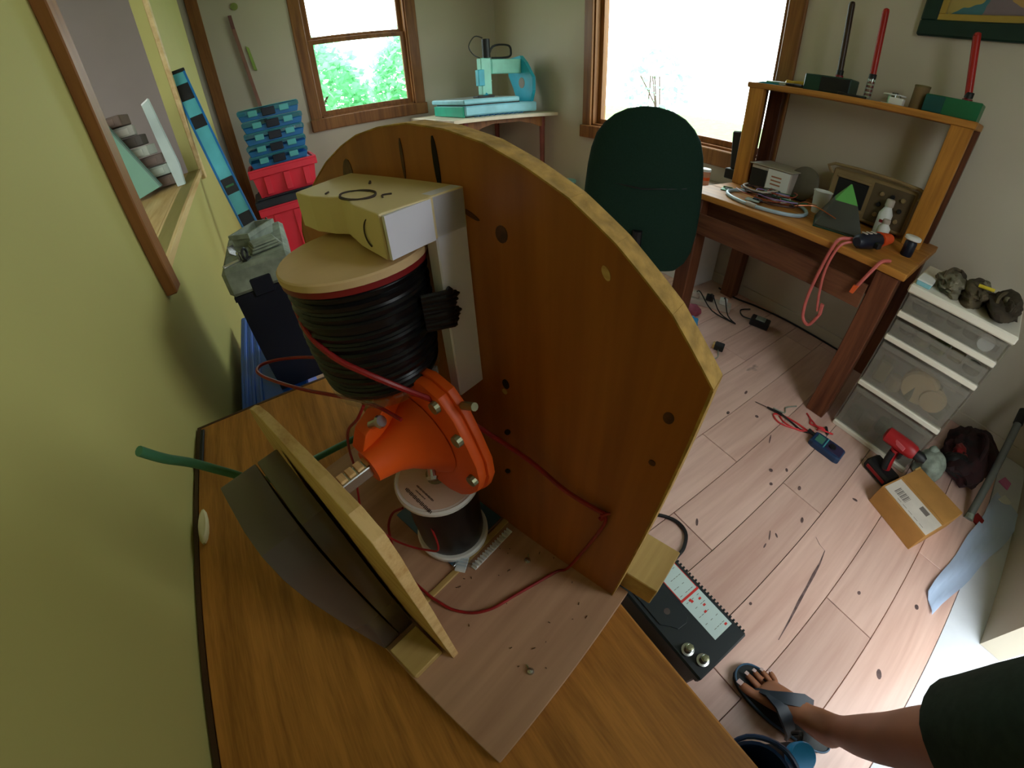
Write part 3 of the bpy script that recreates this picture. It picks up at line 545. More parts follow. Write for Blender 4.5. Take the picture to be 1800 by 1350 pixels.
for k in range(7):
    zz = zt_(2.1)+.006+.046*k; t = thing('board_offcut', 'narrow offcut in the wall opening, %s of the leaning stack' % words[k], 'offcut', (-.475-.021*k, 2.10, zz), .15*(k % 3-1), 'offcuts in the wall opening')
    obj('piece', G().box((0, 0, .022), (.15-.008*(k % 2), .10, .042), .003), mat('offcut_paint_%d' % k, cols[k], .7, var=.1), t)
    obj('worn_face', G().box((0, -.0505, .022), (.10, .002, .024), .0005), mat('offcut_face_%d' % k, tuple(min(255, int(x*1.15)) for x in cols[k]), .8, var=.2), t)
t = thing('pale_plank', 'pale grey plank standing upright at the far end of the wall opening', 'plank', (-.40, 2.02, zt_(2.02)))
obj('board', local(G().prism([(-.43, 1.415), (-.40, 1.43), (-.372, 1.16), (-.378, 1.075), (-.41, 1.075)], 2.01, 2.04, lambda a, b, t: (a, t, b), .001), (-.40, 2.02, zt_(2.02))), mat('pale_grey_board', (176, 190, 184), .6), t)
obj('worn_end', local(G().prism([(-.43, 1.415), (-.40, 1.43), (-.4, 1.424), (-.429, 1.41)], 2.008, 2.042, lambda a, b, t: (a, t, b)), (-.40, 2.02, zt_(2.02))), M['whitep'], t)

# ------------------------------------------------------------------ far corner: small table with the engraving machine
TT = .98; WT = mat('white_board_top', (222, 206, 180), .5); RW_ = mat('reddish_leg_wood', (136, 72, 60), .5); CY = mat('cyan_plastic', (40, 176, 204), .4); MINT = mat('mint_plastic', (150, 226, 206), .4); AQ = mat('pale_aqua_plastic', (150, 212, 226), .4); GRN = mat('sea_green_plastic', (40, 176, 146), .45)
o = (1.98, 3.80, 0); t = thing('corner_table', 'small white topped table with reddish legs in the far corner', 'table', o)
obj('table_top', local(G().bb(1.44, 2.50, 3.30, 4.40, TT-.03, TT, .003), o), WT, t)
for a, b in ((1.60, 3.42), (2.40, 3.42), (1.60, 4.30), (2.40, 4.30)):
    obj('leg', local(G().lathe([(.016, 0), (.022, .1), (.019, .3), (.024, .6), (.026, TT-.10), (.026, TT-.03)], (a, b, 0), n=12), o), RW_, t, smooth=40)
ap = [(1.58, TT-.03), (2.42, TT-.03), (2.42, TT-.13), (2.36, TT-.13), (2.28, TT-.10), (2.15, TT-.07), (1.86, TT-.07), (1.74, TT-.10), (1.66, TT-.14), (1.58, TT-.14)]
obj('apron', local(G().prism(ap[::-1], 3.40, 3.415, lambda a, b, t: (a, t, b)), o), M['casing'], t, label='scalloped wooden apron')
obj('apron', local(G().bb(1.585, 1.60, 3.45, 4.28, TT-.12, TT-.03), o), M['casing'], t)
o = (1.98, 3.85, TT); t = thing('engraving_machine', 'desktop engraving machine with cyan side plate on the corner table', 'machine', o)
obj('base', local(G().bb(1.62, 2.36, 3.44, 4.14, TT+.012, TT+.10, .012), o), AQ, t); obj('side_panel', local(G().bb(1.605, 1.625, 3.46, 4.12, TT+.004, TT+.096, .004), o), GRN, t, label='sea green end panel')
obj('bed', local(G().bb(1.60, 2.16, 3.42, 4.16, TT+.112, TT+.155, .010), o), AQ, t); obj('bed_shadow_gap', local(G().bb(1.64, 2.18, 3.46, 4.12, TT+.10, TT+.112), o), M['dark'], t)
obj('bed_surface', local(G().bb(1.62, 2.14, 3.44, 4.14, TT+.155, TT+.158), o), mat('grey_bed', (150, 156, 150), .6), t)
pl = [(3.46, .10), (3.70, .10), (3.76, .22), (3.84, .34), (3.84, .50), (3.62, .52), (3.54, .46), (3.42, .32), (3.42, .20)]
sp_ = obj('gantry_plate', local(G().prism([(b, TT+z) for b, z in pl], 2.30, 2.335, lambda a, b, t: (t, a, b), .004), o), CY, t, label='cyan side plate'); 
obj('plate_hole', local(G().lathe([(.05, 0), (.05, .002)], (2.2995, 3.60, TT+.27), (-1, 0, 0), 20), o), mat('hole_grey', (150, 140, 128), .7), sp_)
obj('crossbar', local(G().bb(1.99, 2.30, 3.60, 3.67, TT+.36, TT+.49, .006), o), MINT, t)
obj('carriage', local(G().bb(1.86, 1.96, 3.56, 3.64, TT+.18, TT+.50, .006), o), MINT, t); obj('carriage_plate', local(G().bb(1.82, 1.88, 3.54, 3.60, TT+.26, TT+.40, .004), o), CY, t)
[obj('rail_rod', local(G().cyl((1.93, 3.68, TT+h_), (2.02, 3.68, TT+h_), .012), o), M['steel'], t) for h_ in (.42, .30)]
obj('spindle_motor', local(G().cyl((1.93, 3.58, TT+.50), (1.93, 3.58, TT+.66), .036, None, 20), o), M['dark'], t, smooth=40)
obj('bit_holder', local(G().cyl((1.90, 3.58, TT+.18), (1.88, 3.57, TT+.165), .03, .01, 14), o), CY, t)
obj('dark_foot', local(G().bb(1.78, 1.95, 3.50, 3.60, TT+.158, TT+.175, .004), o), M['dark'], t)  # flat dark slab on the bed below the carriage
cbm = M['dark']
obj('cable_chain', local(G().tube([(1.96, 3.62, TT+.47), (2.02, 3.62, TT+.60), (2.20, 3.66, TT+.615), (2.23, 3.66, TT+.56), (2.20, 3.66, TT+.51), (2.0, 3.63, TT+.50)], .010, 6, 5), o), cbm, t, smooth=True)
obj('wire', local(G().tube([(1.90, 3.58, TT+.67), (1.82, 3.57, TT+.68), (1.76, 3.57, TT+.60), (1.80, 3.57, TT+.53), (1.86, 3.57, TT+.50)], .005, 6, 4), o), cbm, t, smooth=True)
g = G()
for k in range(10): g.tube([(1.70+.05*k, 3.435, TT+.004), (1.72+.05*k, 3.40, TT+.012), (1.75+.05*k, 3.44, TT+.004)], .004, 5, 3)
tag(obj('loose_cable', g, LEV, smooth=True), 'loose blue cable coiled along the front of the engraving machine', 'cable')
for i, (x, y, z0_, z1_, m) in enumerate(((1.55, 3.95, 0, .42, NAVY), (1.95, 3.95, 0, .30, BLU))):
    o = (x, y, 0); t = thing('floor_bin', ('dark bin on the floor under the left of the corner table', 'blue bin on the floor under the middle of the corner table')[i], 'bin', o)
    obj('body', local(bin_(G(), x-.16, x+.16, y-.2, y+.2, z0_, z1_), o), m, t); obj('fill', local(G().bb(x-.13, x+.13, y-.17, y+.17, .1, z1_-.03, .01), o), M['dark'], t)
# tub on a white box between table and chair
o = (2.36, 3.00, 0); t = thing('white_box', 'white cardboard box on the floor below the large window', 'box', o)
obj('carton', local(G().bb(2.24, 2.49, 2.86, 3.16, 0, .20, .003), o), M['whitep'], t); obj('flap', local(G().box((2.22, 3.0, .207), (.09, .28, .004), 0, Matrix.Rotation(.15, 3, 'Y')), o), M['whitep'], t)
t = thing('clear_tub', 'clear tub with a pale blue lid on the white box below the large window', 'tub', (2.40, 3.0, .2))
obj('tub', G().lathe([(.055, 0), (.065, .17), (.06, .17), (.05, .005)], n=20), glass('tub_plastic', (.75, .9, .97), .1), t, smooth=40); obj('lid', G().lathe([(.066, .17), (.07, .172), (.07, .192), (.064, .197)], n=20), AQ, t, smooth=40); obj('fill', G().lathe([(.048, .008), (.055, .11)], n=18), mat('pale_blue_fill', (180, 210, 220), .7), t, smooth=40)

# ------------------------------------------------------------------ office chair
o = (1.50, 1.31, 0); FAB = mat('dark_green_fabric', (28, 52, 42), .9, var=.08, scale=160, bump=.2, spec=.15); FABS = mat('blue_green_fabric', (16, 48, 62), .85, var=.08, scale=120, spec=.15)
t = thing('office_chair', 'tall dark green upholstered office chair in front of the large window', 'chair', o, math.radians(130.5))   # local +y away from camera... x across
hs = [(.38, .22, .0), (.42, .262, -.0), (.48, .285, .0), (.58, .292, .0), (.68, .29, .0), (.78, .282, .0), (.88, .272, .0), (.96, .258, .0), (1.03, .235, 0), (1.08, .20, 0), (1.12, .155, 0), (1.148, .10, 0), (1.162, .035, 0)]
rings = []
for z, wd, _ in hs:
    dep = .055 if z > .5 else .04; dep *= (1 if z < 1.05 else .55+.45*(1.16-z)/.11); lean = .035*math.sin((z-.4)*2.2); fr = .03*math.exp(-((z-.80)/.04)**2); r = []
    for k in range(28):
        a = 6.283*k/28; ca, sa = math.cos(a), math.sin(a); x = wd*math.copysign(abs(ca)**.6, ca); y = dep*math.copysign(abs(sa)**.7, sa)
        y += lean+.05*(x/.26)**2*-1
        if sa > 0: y -= fr*(1-(x/.3)**2)
        r.append((x, y, z+.02*math.copysign(abs(sa), sa)*0))
    rings.append(r)
br = obj('backrest', G().loft(rings), FAB, t, smooth=60)
cr_ = G().tube([(-.20+.04*k, .055+.035*math.sin(.4*2.2)-.018-.05*((-.2+.04*k)/.26)**2, .80+.02*abs(k-5)/5) for k in range(11)], .004, 6, 2); obj('seam', cr_, M['dark'], br)
seat = [[(.25*math.copysign(abs(math.cos(a))**.5, math.cos(a))*s_, -.26+.24*math.copysign(abs(math.sin(a))**.5, math.sin(a))*s_, z) for a in [6.283*k/28 for k in range(28)]] for z, s_ in ((.40, .9), (.415, 1), (.46, 1), (.485, .93), (.49, .7))]
obj('seat', G().loft(seat), FABS, t, smooth=60)
obj('back_bracket', G().tube([(0, -.16, .385), (0, .0, .385), (0, .06, .45), (0, .075, .60)], .024, 8, 4), M['dark'], t); obj('column', G().cyl((0, -.24, .10), (0, -.24, .40), .028, .024), M['dark'], t)
for k in range(5):
    a = 6.283*k/5+.3; ex, ey = .29*math.cos(a), -.24+.29*math.sin(a)
    lg = obj('base_leg', G().tube([(0, -.24, .11), (ex*.6, -.24+.6*(ey+.24), .10), (ex, ey, .075)], lambda u: .024-.010*u, 8, 4), M['dark'], t, smooth=True)
    obj('caster', G().cyl((ex-.022*math.sin(a), ey+.022*math.cos(a), .028), (ex+.022*math.sin(a), ey-.022*math.cos(a), .028), .028, None, 14).cyl((ex, ey, .04), (ex, ey, .075), .007), M['dark'], lg)
# ------------------------------------------------------------------ workbench with hutch
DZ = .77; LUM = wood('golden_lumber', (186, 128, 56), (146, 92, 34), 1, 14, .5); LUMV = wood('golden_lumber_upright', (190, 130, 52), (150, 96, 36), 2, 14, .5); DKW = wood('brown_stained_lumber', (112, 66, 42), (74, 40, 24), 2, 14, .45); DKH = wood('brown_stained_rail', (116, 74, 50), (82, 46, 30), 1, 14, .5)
o = (2.14, .73, 0); t = thing('workbench', 'wooden workbench of thick lumber below the picture, with a tall open hutch', 'workbench', o)
for k in range(3): obj('top_board', local(G().bb(1.79+.237*k, 2.025+.237*k, .185, 1.275, DZ-.03, DZ, .003), o), LUM, t)
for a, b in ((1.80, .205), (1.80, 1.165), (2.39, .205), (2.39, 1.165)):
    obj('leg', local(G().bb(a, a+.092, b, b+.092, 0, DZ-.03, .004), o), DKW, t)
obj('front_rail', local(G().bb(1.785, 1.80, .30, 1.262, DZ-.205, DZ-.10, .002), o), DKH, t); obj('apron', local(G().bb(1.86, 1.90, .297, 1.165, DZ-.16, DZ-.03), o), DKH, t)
HX0, HX1, HY0, HY1, HZ = 2.24, 2.50, .235, 1.285, 1.315
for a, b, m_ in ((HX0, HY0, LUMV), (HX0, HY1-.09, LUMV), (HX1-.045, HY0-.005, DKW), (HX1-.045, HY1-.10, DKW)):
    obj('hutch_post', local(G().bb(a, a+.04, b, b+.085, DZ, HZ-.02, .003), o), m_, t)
obj('hutch_top', local(G().bb(HX0-.005, HX1, HY0-.005, HY1+.005, HZ-.022, HZ+.006, .003), o), LUM, t); obj('hutch_rail', local(G().bb(HX1-.03, HX1-.004, HY0+.09, HY1-.10, HZ-.20, HZ-.022, .002), o), DKW, t) if 0 else None
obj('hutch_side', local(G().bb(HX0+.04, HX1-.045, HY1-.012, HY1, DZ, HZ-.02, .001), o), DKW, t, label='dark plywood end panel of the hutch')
# things on the hutch
def hth(name, lab, cat, y, x=2.37, z=HZ+.006, rz=0): return thing(name, lab, cat, (x, y, z), rz)
t = hth('card_sheets', 'loose teal and blue sheets on the left end of the hutch top', 'sheets', 1.21)
for k in range(4): obj('sheet', G().box((.01*k, .012*k, .002+.003*k), (.15, .13-.01*k, .0025), 0, Matrix.Rotation(.2*k, 3, 'Z')), (M['steelblue'], CY, NAVY, GRN)[k], t)
t = hth('screwdriver', 'yellow handled screwdriver on the left of the hutch top', 'screwdriver', 1.10, 2.39, HZ+.006, .3)
obj('handle', G().lathe([(.010, -.06), (.019, -.055), (.020, -.02), (.016, .02), (.019, .045), (.008, .05)], (0, 0, .020), (0, 1, 0), 14), mat('yellow_handle', (206, 168, 48), .4), t, smooth=40); obj('shaft', G().cyl((0, .05, .02), (0, .15, .016), .0045), M['steel'], t)
t = hth('pliers', 'dark pliers beside the yellow screwdriver on the hutch', 'pliers', 1.085, 2.29)
obj('handle', G().tube([(0, -.07, .012), (.012, -.02, .012), (.002, .02, .012)], .007, 8, 3), M['dark'], t); obj('handle', G().tube([(.03, -.07, .012), (.010, -.02, .012), (.018, .02, .012)], .007, 8, 3), M['dark'], t); obj('jaw', G().prism([(-.002, .015), (.022, .015), (.014, .06), (.006, .06)], .005, .018, lambda a, b, t: (a, b, t), .001), M['steel'], t)
DGB = mat('dark_green_box', (22, 62, 50), .4, var=.03); GB = mat('green_box', (26, 104, 66), .4, var=.03)
t = hth('base_box', 'dark green box base with a dark rod standing in it on the hutch', 'box', .905)
obj('body', G().bb(-.06, .06, -.115, .115, 0, .078, .004), DGB, t); obj('front_plate', G().bb(-.064, -.06, -.112, .03, .006, .072, .001), M['dark'], t); obj('plug', G().lathe([(.02, .078), (.02, .09), (.012, .092)], (0, -.03, 0)), M['maroon'], t)
def rod(y, z0, z1, m_, lab, x=2.37, dy=.02):
    t = thing('glass_rod', lab, 'rod', (x, y, z0)); obj('rod', G().cyl((0, 0, 0), (0, dy, z1-z0-.012), .0145, None, 16), m_, t, smooth=40); obj('tip', G().lathe([(.0145, 0), (.012, .010), (.004, .014)], (0, dy, z1-z0-.012), n=16), m_, t, smooth=40); obj('ferrule', G().lathe([(.017, 0), (.017, .02), (.0155, .022)], n=16), M['dark'], t, smooth=40)
rod(.875, HZ+.098, 1.735, mat('dark_brown_rod', (62, 44, 32), .35), 'dark brown rod standing in the dark green box on the hutch')
t = hth('rod_stand', 'clear stand holding the middle red rod on the hutch', 'stand', .72)
obj('cup', G().lathe([(.03, 0), (.03, .006), (.02, .012), (.02, .095), (.017, .095), (.017, .012)], n=18), M['clear'], t, smooth=40)
for k in range(4): obj('band', G().lathe([(.0165, .02+.018*k), (.0165, .03+.018*k)], n=16), M['maroon'], t)
REDR = mat('red_rod', (176, 36, 30), .35)
rod(.72, HZ+.10, 1.71, REDR, 'middle red rod standing in the clear stand on the hutch')
t = hth('reel', 'white reel of clear tape lying on the hutch beside a brown cylinder', 'reel', .60)
obj('flange', G().lathe([(.02, .0), (.05, .0), (.05, .006), (.02, .006)], n=24), M['whitep'], t); obj('flange', G().lathe([(.02, .04), (.05, .04), (.05, .046), (.02, .046)], n=24), M['whitep'], t); obj('drum', G().lathe([(.03, .006), (.03, .04)], n=20), M['clear'], t); obj('core', G().lathe([(.014, .0), (.014, .052)], n=14), M['dark'], t)
t = hth('clear_block', 'small clear plastic block in front of the white reel on the hutch', 'block', .565, 2.29); obj('body', G().bb(-.02, .02, -.03, .03, 0, .03, .003), M['whitep'], t); obj('cap', G().lathe([(.014, .03), (.012, .04)], n=12), M['steel'], t)
t = hth('black_lead', 'short black cable end on the hutch between the green box and the reel', 'cable', .745, 2.275); obj('cord', G().tube([(0, -.05, .006), (.012, 0, .006), (0, .05, .006)], .006, 7, 4), M['dark'], t); obj('plug', G().bb(-.008, .008, .05, .08, 0, .014, .002), M['dark'], t)
t = hth('brown_cylinder', 'brown cardboard cylinder on the hutch beside the bright green box', 'cylinder', .495, 2.36); obj('tube', G().lathe([(.032, 0), (.032, .10), (.027, .10), (.027, .01)], n=22), mat('brown_card', (128, 104, 66), .7), t, smooth=40); obj('rim', G().lathe([(.033, .092), (.033, .1), (.026, .101)], n=22), mat('olive_rim', (110, 96, 52), .7), t)
t = hth('base_box', 'bright green box base with a red rod at the right end of the hutch', 'box', .355)
obj('body', G().bb(-.06, .06, -.108, .108, 0, .072, .004), GB, t); obj('end_plate', G().bb(-.064, -.06, .03, .106, .004, .068, .001), mat('teal_plate', (20, 84, 84), .35), t); obj('plug', G().lathe([(.02, .072), (.02, .08), (.012, .082)], (0, -.04, 0)), M['maroon'], t)
rod(.315, HZ+.09, 1.64, REDR, 'right red rod standing in the bright green box in front of the picture', dy=.055)
# things on the bench
t = thing('power_supply', 'light grey metal box with a dark vent at the back left of the bench', 'power supply', (2.37, 1.048, DZ)); WB = mat('light_grey_case', (196, 184, 172), .5)
obj('case', G().bb(-.12, .10, -.11, .13, .008, .135, .006), WB, t); obj('vent', G().bb(-.124, -.119, .03, .125, .015, .115, .001), M['dark'], t); obj('lid', G().box((-.01, .01, .138), (.24, .26, .006), .001), mat('beige_lid', (176, 168, 150), .5), t); obj('face', G().bb(-.1235, -.12, -.105, .025, .012, .13, .001), M['whitep'], t)
for k in range(3): obj('print', G().bb(-.1245, -.1233, -.06, -.0, .05+.02*k, .058+.02*k), mat('orange_print', (180, 120, 90), .7), t)
for a in (-.1, .1): obj('foot', G().lathe([(.01, 0), (.012, .009)], (-.1, a, 0), n=10), M['dark'], t)
t = thing('round_grey_disc', 'round grey disc standing among the cables on the bench', 'disc', (2.33, .90, DZ)); obj('disc', G().lathe([(.085, -.008), (.09, -.004), (.09, .004), (.085, .008)], (0, 0, .092), (-.9, .1, .25), 32), mat('warm_grey_disc', (104, 96, 84), .5), t, smooth=40); obj('stand', G().bb(-.03, .04, -.03, .03, 0, .012, .003), M['dark'], t)
t = thing('beige_oscilloscope', 'beige bench oscilloscope with a dark screen at the back of the bench', 'oscilloscope', (2.39, .53, DZ)); BG = mat('beige_metal', (146, 122, 84), .5)
obj('case', G().bb(-.09, .10, -.19, .22, .012, .225, .008), BG, t); obj('screen', G().bb(-.094, -.089, .03, .185, .06, .185, .004), M['dark'], t, label='dark screen'); [obj('bezel', G().bb(-.097, -.09, .02, .195, z_, z_+.015, .002), BG, t) for z_ in (.045, .185)]; obj('control_panel', G().bb(-.093, -.089, -.18, .01, .03, .21, .002), mat('brown_panel', (96, 80, 58), .5), t)
for r in range(3):
    for c_ in range(3): obj('knob', G().lathe([(.011, 0), (.011, .010), (.008, .013)], (-.093, -.14+.05*c_, .07+.05*r), (-1, 0, 0), 12), M['dark'] if (r+c_) % 2 else BG, t)
obj('handle', G().tube([(-.08, -.195, .19), (-.10, -.19, .24), (-.10, .22, .24), (-.08, .225, .19)], .008, 8, 3), BG, t)
for a in (-.15, .18): obj('foot', G().lathe([(.012, 0), (.014, .014)], (-.06, a, 0), n=10), M['dark'], t)
t = thing('white_cup', 'white plastic cup behind the green pyramid on the bench', 'cup', (2.20, .735, DZ)); obj('cup', G().lathe([(.032, 0), (.045, .105), (.047, .108), (.043, .108), (.030, .006)], n=26), M['whitep'], t, smooth=40); obj('rim', G().tube([(.046*math.cos(k*.6283), .046*math.sin(k*.6283), .108) for k in range(10)], .002, 6, 3, True), M['whitep'], t)
px_, py_ = 2.055, .575; t = thing('plastic_pyramid', 'dark pyramid with a bright green tip standing on the bench', 'pyramid', (px_, py_, DZ), .35)
q4 = lambda r, z: [(r, r, z), (-r, r, z), (-r, -r, z), (r, -r, z)]
obj('body', G().loft([q4(.105, 0), q4(.105, .012), q4(.05, .125)]), mat('olive_black_plastic', (58, 60, 48), .4), t); obj('tip', G().loft([q4(.05, .1251), q4(.003, .20)]), mat('leaf_green_tip', (96, 176, 84), .45), t, label='bright green tip'); obj('foot', G().bb(-.11, .11, -.11, .11, 0, .006, .002), DGB, t)
t = thing('copper_wire', 'bright copper wire lying across the pyramid on the bench', 'wire', (2.0, .62, DZ)); obj('strand', G().tube([(.03, .17, .03), (.0, .11, .055), (-.045, .04, .075), (-.06, -.06, .06)], .0025, 6, 4), mat('copper', (206, 120, 76), .3, 1), t); obj('strand', G().tube([(.05, .17, .03), (.02, .13, .065), (-.03, .05, .078)], .0022, 6, 4), mat('copper_b', (190, 110, 70), .3, 1), t)
for i, (x, y, h, r, lab) in enumerate(((2.26, .435, .16, .032, 'taller white bottle with a red mark in front of the oscilloscope'), (2.16, .40, .09, .028, 'short white bottle beside the glue gun on the bench'))):
    t = thing('spray_bottle', lab, 'bottle', (x, y, DZ)); obj('bottle', G().lathe([(r*.9, 0), (r, .01), (r, h*.6), (r*.55, h*.78), (r*.5, h*.86)], n=20), M['whitep'], t, smooth=40); obj('cap', G().lathe([(r*.62, h*.82), (r*.62, h), (r*.5, h*1.03)], n=18), WB, t, smooth=40)
    if not i: obj('mark', G().bb(-r-.0012, -r+.004, -.012, .012, h*.36, h*.44), M['maroon'], t)
t = thing('hot_glue_gun', 'dark and orange hand tool at the front right of the bench', 'tool', (1.90, .385, DZ), -.25)
obj('body', G().loft([[(-.03+.10*u-.0+.02*math.cos(k*.5236)*0, 0+.0, 0) if 0 else (.17*u-.10, r_*math.cos(k*.5236), .036+r_*.95*math.sin(k*.5236)) for k in range(12)] for u, r_ in ((0, .018), (.1, .030), (.4, .034), (.7, .036), (.95, .033), (1, .02))]), NAVY, t, smooth=50); obj('shell', G().loft([[(.07+.10*u, (.034-.012*u)*math.cos(k*.5236), .037+(.034-.012*u)*math.sin(k*.5236)) for k in range(12)] for u in (0, .35, .7, 1)]), mat('signal_orange', (236, 84, 36), .4), t, smooth=50); obj('trigger', G().bb(-.02, .01, -.055, -.03, .02, .045, .004), M['dark'], t)
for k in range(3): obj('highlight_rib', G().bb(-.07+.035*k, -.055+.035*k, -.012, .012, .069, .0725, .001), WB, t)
t = thing('white_lid_jar', 'small dark jar with a white lid at the right end of the bench', 'jar', (2.06, .255, DZ)); obj('jar', G().lathe([(.022, 0), (.025, .005), (.025, .06), (.018, .07)], n=18), NAVY, t, smooth=40); obj('lid', G().lathe([(.03, .07), (.034, .073), (.034, .083), (.03, .086)], n=20), M['whitep'], t, smooth=40)
PINK = mat('salmon_silicone', (196, 98, 92), .45, var=.06, scale=30)
t = thing('test_leads', 'salmon red looped leads hanging over the bench edge below the hand tool', 'leads', (1.79, .46, DZ))
L0 = (1.79, .46, DZ)
obj('lead', local(G().tube([(1.86, .41, DZ+.03), (1.82, .45, DZ+.03), (1.78, .48, DZ+.008), (1.772, .50, DZ-.13), (1.768, .505, DZ-.26), (1.765, .49, DZ-.345), (1.765, .455, DZ-.368), (1.765, .435, DZ-.33), (1.768, .425, DZ-.29)], .0075, 8, 5), L0), PINK, t, smooth=True)
obj('lead', local(G().tube([(1.86, .40, DZ+.025), (1.81, .44, DZ+.02), (1.778, .465, DZ-.01), (1.77, .478, DZ-.11), (1.765, .462, DZ-.22), (1.765, .442, DZ-.29)], .006, 8, 5), L0), PINK, t, smooth=True)
obj('clip', local(G().prism([(.44, DZ-.25), (.425, DZ-.25), (.418, DZ-.30), (.43, DZ-.31)], 1.758, 1.772, lambda a, b, t: (t, a, b), .002), L0), PINK, t)
t = thing('short_red_lead', 'short salmon red lead hanging over the right end of the bench edge', 'lead', (1.78, .31, DZ)); L0 = (1.78, .31, DZ)
obj('lead', local(G().tube([(1.84, .27, DZ+.008), (1.80, .285, DZ+.009), (1.778, .296, DZ-.006), (1.77, .315, DZ-.06), (1.768, .335, DZ-.12)], .0075, 8, 5), L0), PINK, t, smooth=True); obj('clip', local(G().prism([(.325, DZ-.11), (.347, DZ-.115), (.352, DZ-.15), (.335, DZ-.15)], 1.76, 1.774, lambda a, b, t: (t, a, b), .002), L0), mat('orange_clip', (224, 96, 44), .45), t)
RING = mat('pale_blue_hose', (176, 200, 216), .4)
cx_, cy_ = 2.0, .93; t = thing('coiled_hose', 'pale blue hose lying in a ring around the cable heap on the bench', 'hose', (cx_, cy_, DZ))
obj('hose', G().tube([(.19*math.cos(a)*(1 if math.cos(a) > 0 else .82), .205*math.sin(a), .009) for a in [6.283*k/18 for k in range(18)]], .009, 8, 3, True), RING, t, smooth=True); obj('fitting', G().cyl((-.155, .02, .01), (-.155, -.03, .01), .0115), WB, t)
wires = [('black', M['dark']), ('brown', mat('brown_wire', (70, 36, 26), .5)), ('copper red', mat('rust_wire', (150, 66, 44), .45)), ('grey', WB), ('green', M['greencord']), ('lilac', mat('lilac_wire', (160, 130, 190), .5))]
q = random.Random(11)
for k in range(14):
    nm, m_ = wires[(0, 1, 2, 0, 1, 3, 0, 2, 4, 5, 1, 0, 2, 3)[k]]; ph = q.uniform(0, 6.28); ce = (cx_+q.uniform(-.02, .14), cy_+q.uniform(-.05, .06)); ra, rb2 = q.uniform(.05, .12), q.uniform(.06, .13)
    pts = [(ce[0]+ra*math.cos(ph+j*.8)*(1+.15*math.sin(j*1.7+k))-cx_, ce[1]+rb2*math.sin(ph+j*.8)*(1+.12*math.cos(j*2.1+k))-cy_, .004+.0042*k+.006*math.sin(j+k)**2) for j in range(7)]
    if k == 0: tw = thing('cable_heap', 'heap of tangled thin wires inside the pale blue hose ring', 'wires', (cx_, cy_, DZ))
    obj('wire', G().tube(pts, q.uniform(.0025, .0042), 6, 4), m_, tw, smooth=True, label='%s wire' % nm)
obj('connector', G().bb(.06, .10, .05, .09, .0, .03, .003), M['greencord'], tw); obj('connector', G().bb(-.05, .0, .02, .05, 0, .02, .003), NAVY, tw); obj('bare_board', G().box((-.06, .04, .012), (.06, .07, .003), 0, Matrix.Rotation(.3, 3, 'Z')), GGREY, tw)
t = thing('small_circuit_board', 'small green circuit board at the left end of the bench', 'circuit board', (2.02, 1.17, DZ), .4); obj('board', G().bb(-.035, .035, -.03, .03, .002, .005, .0005), mat('pcb_green', (40, 140, 74), .4), t); obj('chip', G().bb(-.012, .012, -.01, .01, .005, .009), M['dark'], t); obj('pin_header', G().bb(.024, .03, -.025, .025, .005, .014), M['brass'], t)
t = thing('desk_phone', 'black handset leaning against the left end of the hutch', 'handset', (2.22, 1.31, DZ)) if 0 else thing('black_speaker', 'slim black speaker standing against the left end of the hutch', 'speaker', (2.34, 1.335, DZ))
obj('shelf_bracket', G().bb(-.05, .05, -.05, -.03, 0, .30, .004), DKW, t); obj('body', G().box((0, .0, .17), (.06, .06, .22), .008, Matrix.Rotation(-.12, 3, 'X')), M['dark'], t); obj('foot', G().bb(-.04, .04, -.03, .04, 0, .06, .004), M['dark'], t)
# small things on a box beside the chair
t = thing('low_cabinet', 'low white cabinet under the large window, left of the workbench', 'cabinet', (2.38, 1.58, 0)); obj('carcass', G().bb(-.12, .13, -.17, .17, 0, .66, .004), M['whitep'], t); obj('top', G().bb(-.13, .135, -.18, .18, .66, .685, .003), WB, t); obj('door', G().bb(-.126, -.12, -.165, .165, .03, .64, .002), M['whitep'], t)
t = thing('orange_tin', 'pale and orange tin on the low white cabinet below the window', 'tin', (2.33, 1.53, .685)); obj('tin', G().lathe([(.036, 0), (.036, .085)], n=20), mat('peach_tin', (214, 150, 116), .5), t, smooth=40); obj('lid', G().lathe([(.038, .085), (.038, .10), (.034, .103)], n=20), M['whitep'], t, smooth=40); obj('band', G().lathe([(.0365, .03), (.0365, .05)], n=20), M['orange'], t)
t = thing('paper_stack', 'white papers on the low white cabinet below the window', 'papers', (2.40, 1.65, .685)); [obj('sheet', G().box((0, 0, .004+.006*k), (.16, .13, .005), 0, Matrix.Rotation(.15*k, 3, 'Z')), M['whitep'], t) for k in range(3)]
# picture on the wall
t = thing('framed_picture', 'framed colourful picture with a dark green frame and gold liner on the right wall', 'picture', (XR, .02, 1.95)); FG = mat('dark_green_frame', (18, 48, 42), .4); GOLD = mat('gold_liner', (176, 146, 66), .4)
PY0, PY1, PZ0, PZ1 = -.76, .625, 1.635, 2.30; fo = (XR, .02, 1.95)
for a in ((PY0, PY1, PZ0, PZ0+.065), (PY0, PY1, PZ1-.065, PZ1), (PY0, PY0+.065, PZ0+.06, PZ1-.06), (PY1-.065, PY1, PZ0+.06, PZ1-.06)): obj('frame_rail', local(G().bb(XR-.032, XR-.002, a[0], a[1], a[2], a[3], .006), fo), FG, t)
for a in ((PY0+.06, PY1-.06, PZ0+.06, PZ0+.09), (PY0+.06, PY1-.06, PZ1-.09, PZ1-.06), (PY0+.06, PY0+.09, PZ0+.09, PZ1-.09), (PY1-.09, PY1-.06, PZ0+.09, PZ1-.09)): obj('liner', local(G().bb(XR-.024, XR-.004, a[0], a[1], a[2], a[3], .003), fo), GOLD, t)
art = bpy.data.materials.new('abstract_print'); art.use_nodes = True; nt = art.node_tree; b_ = nt.nodes['Principled BSDF']; b_.inputs['Roughness'].default_value = .5
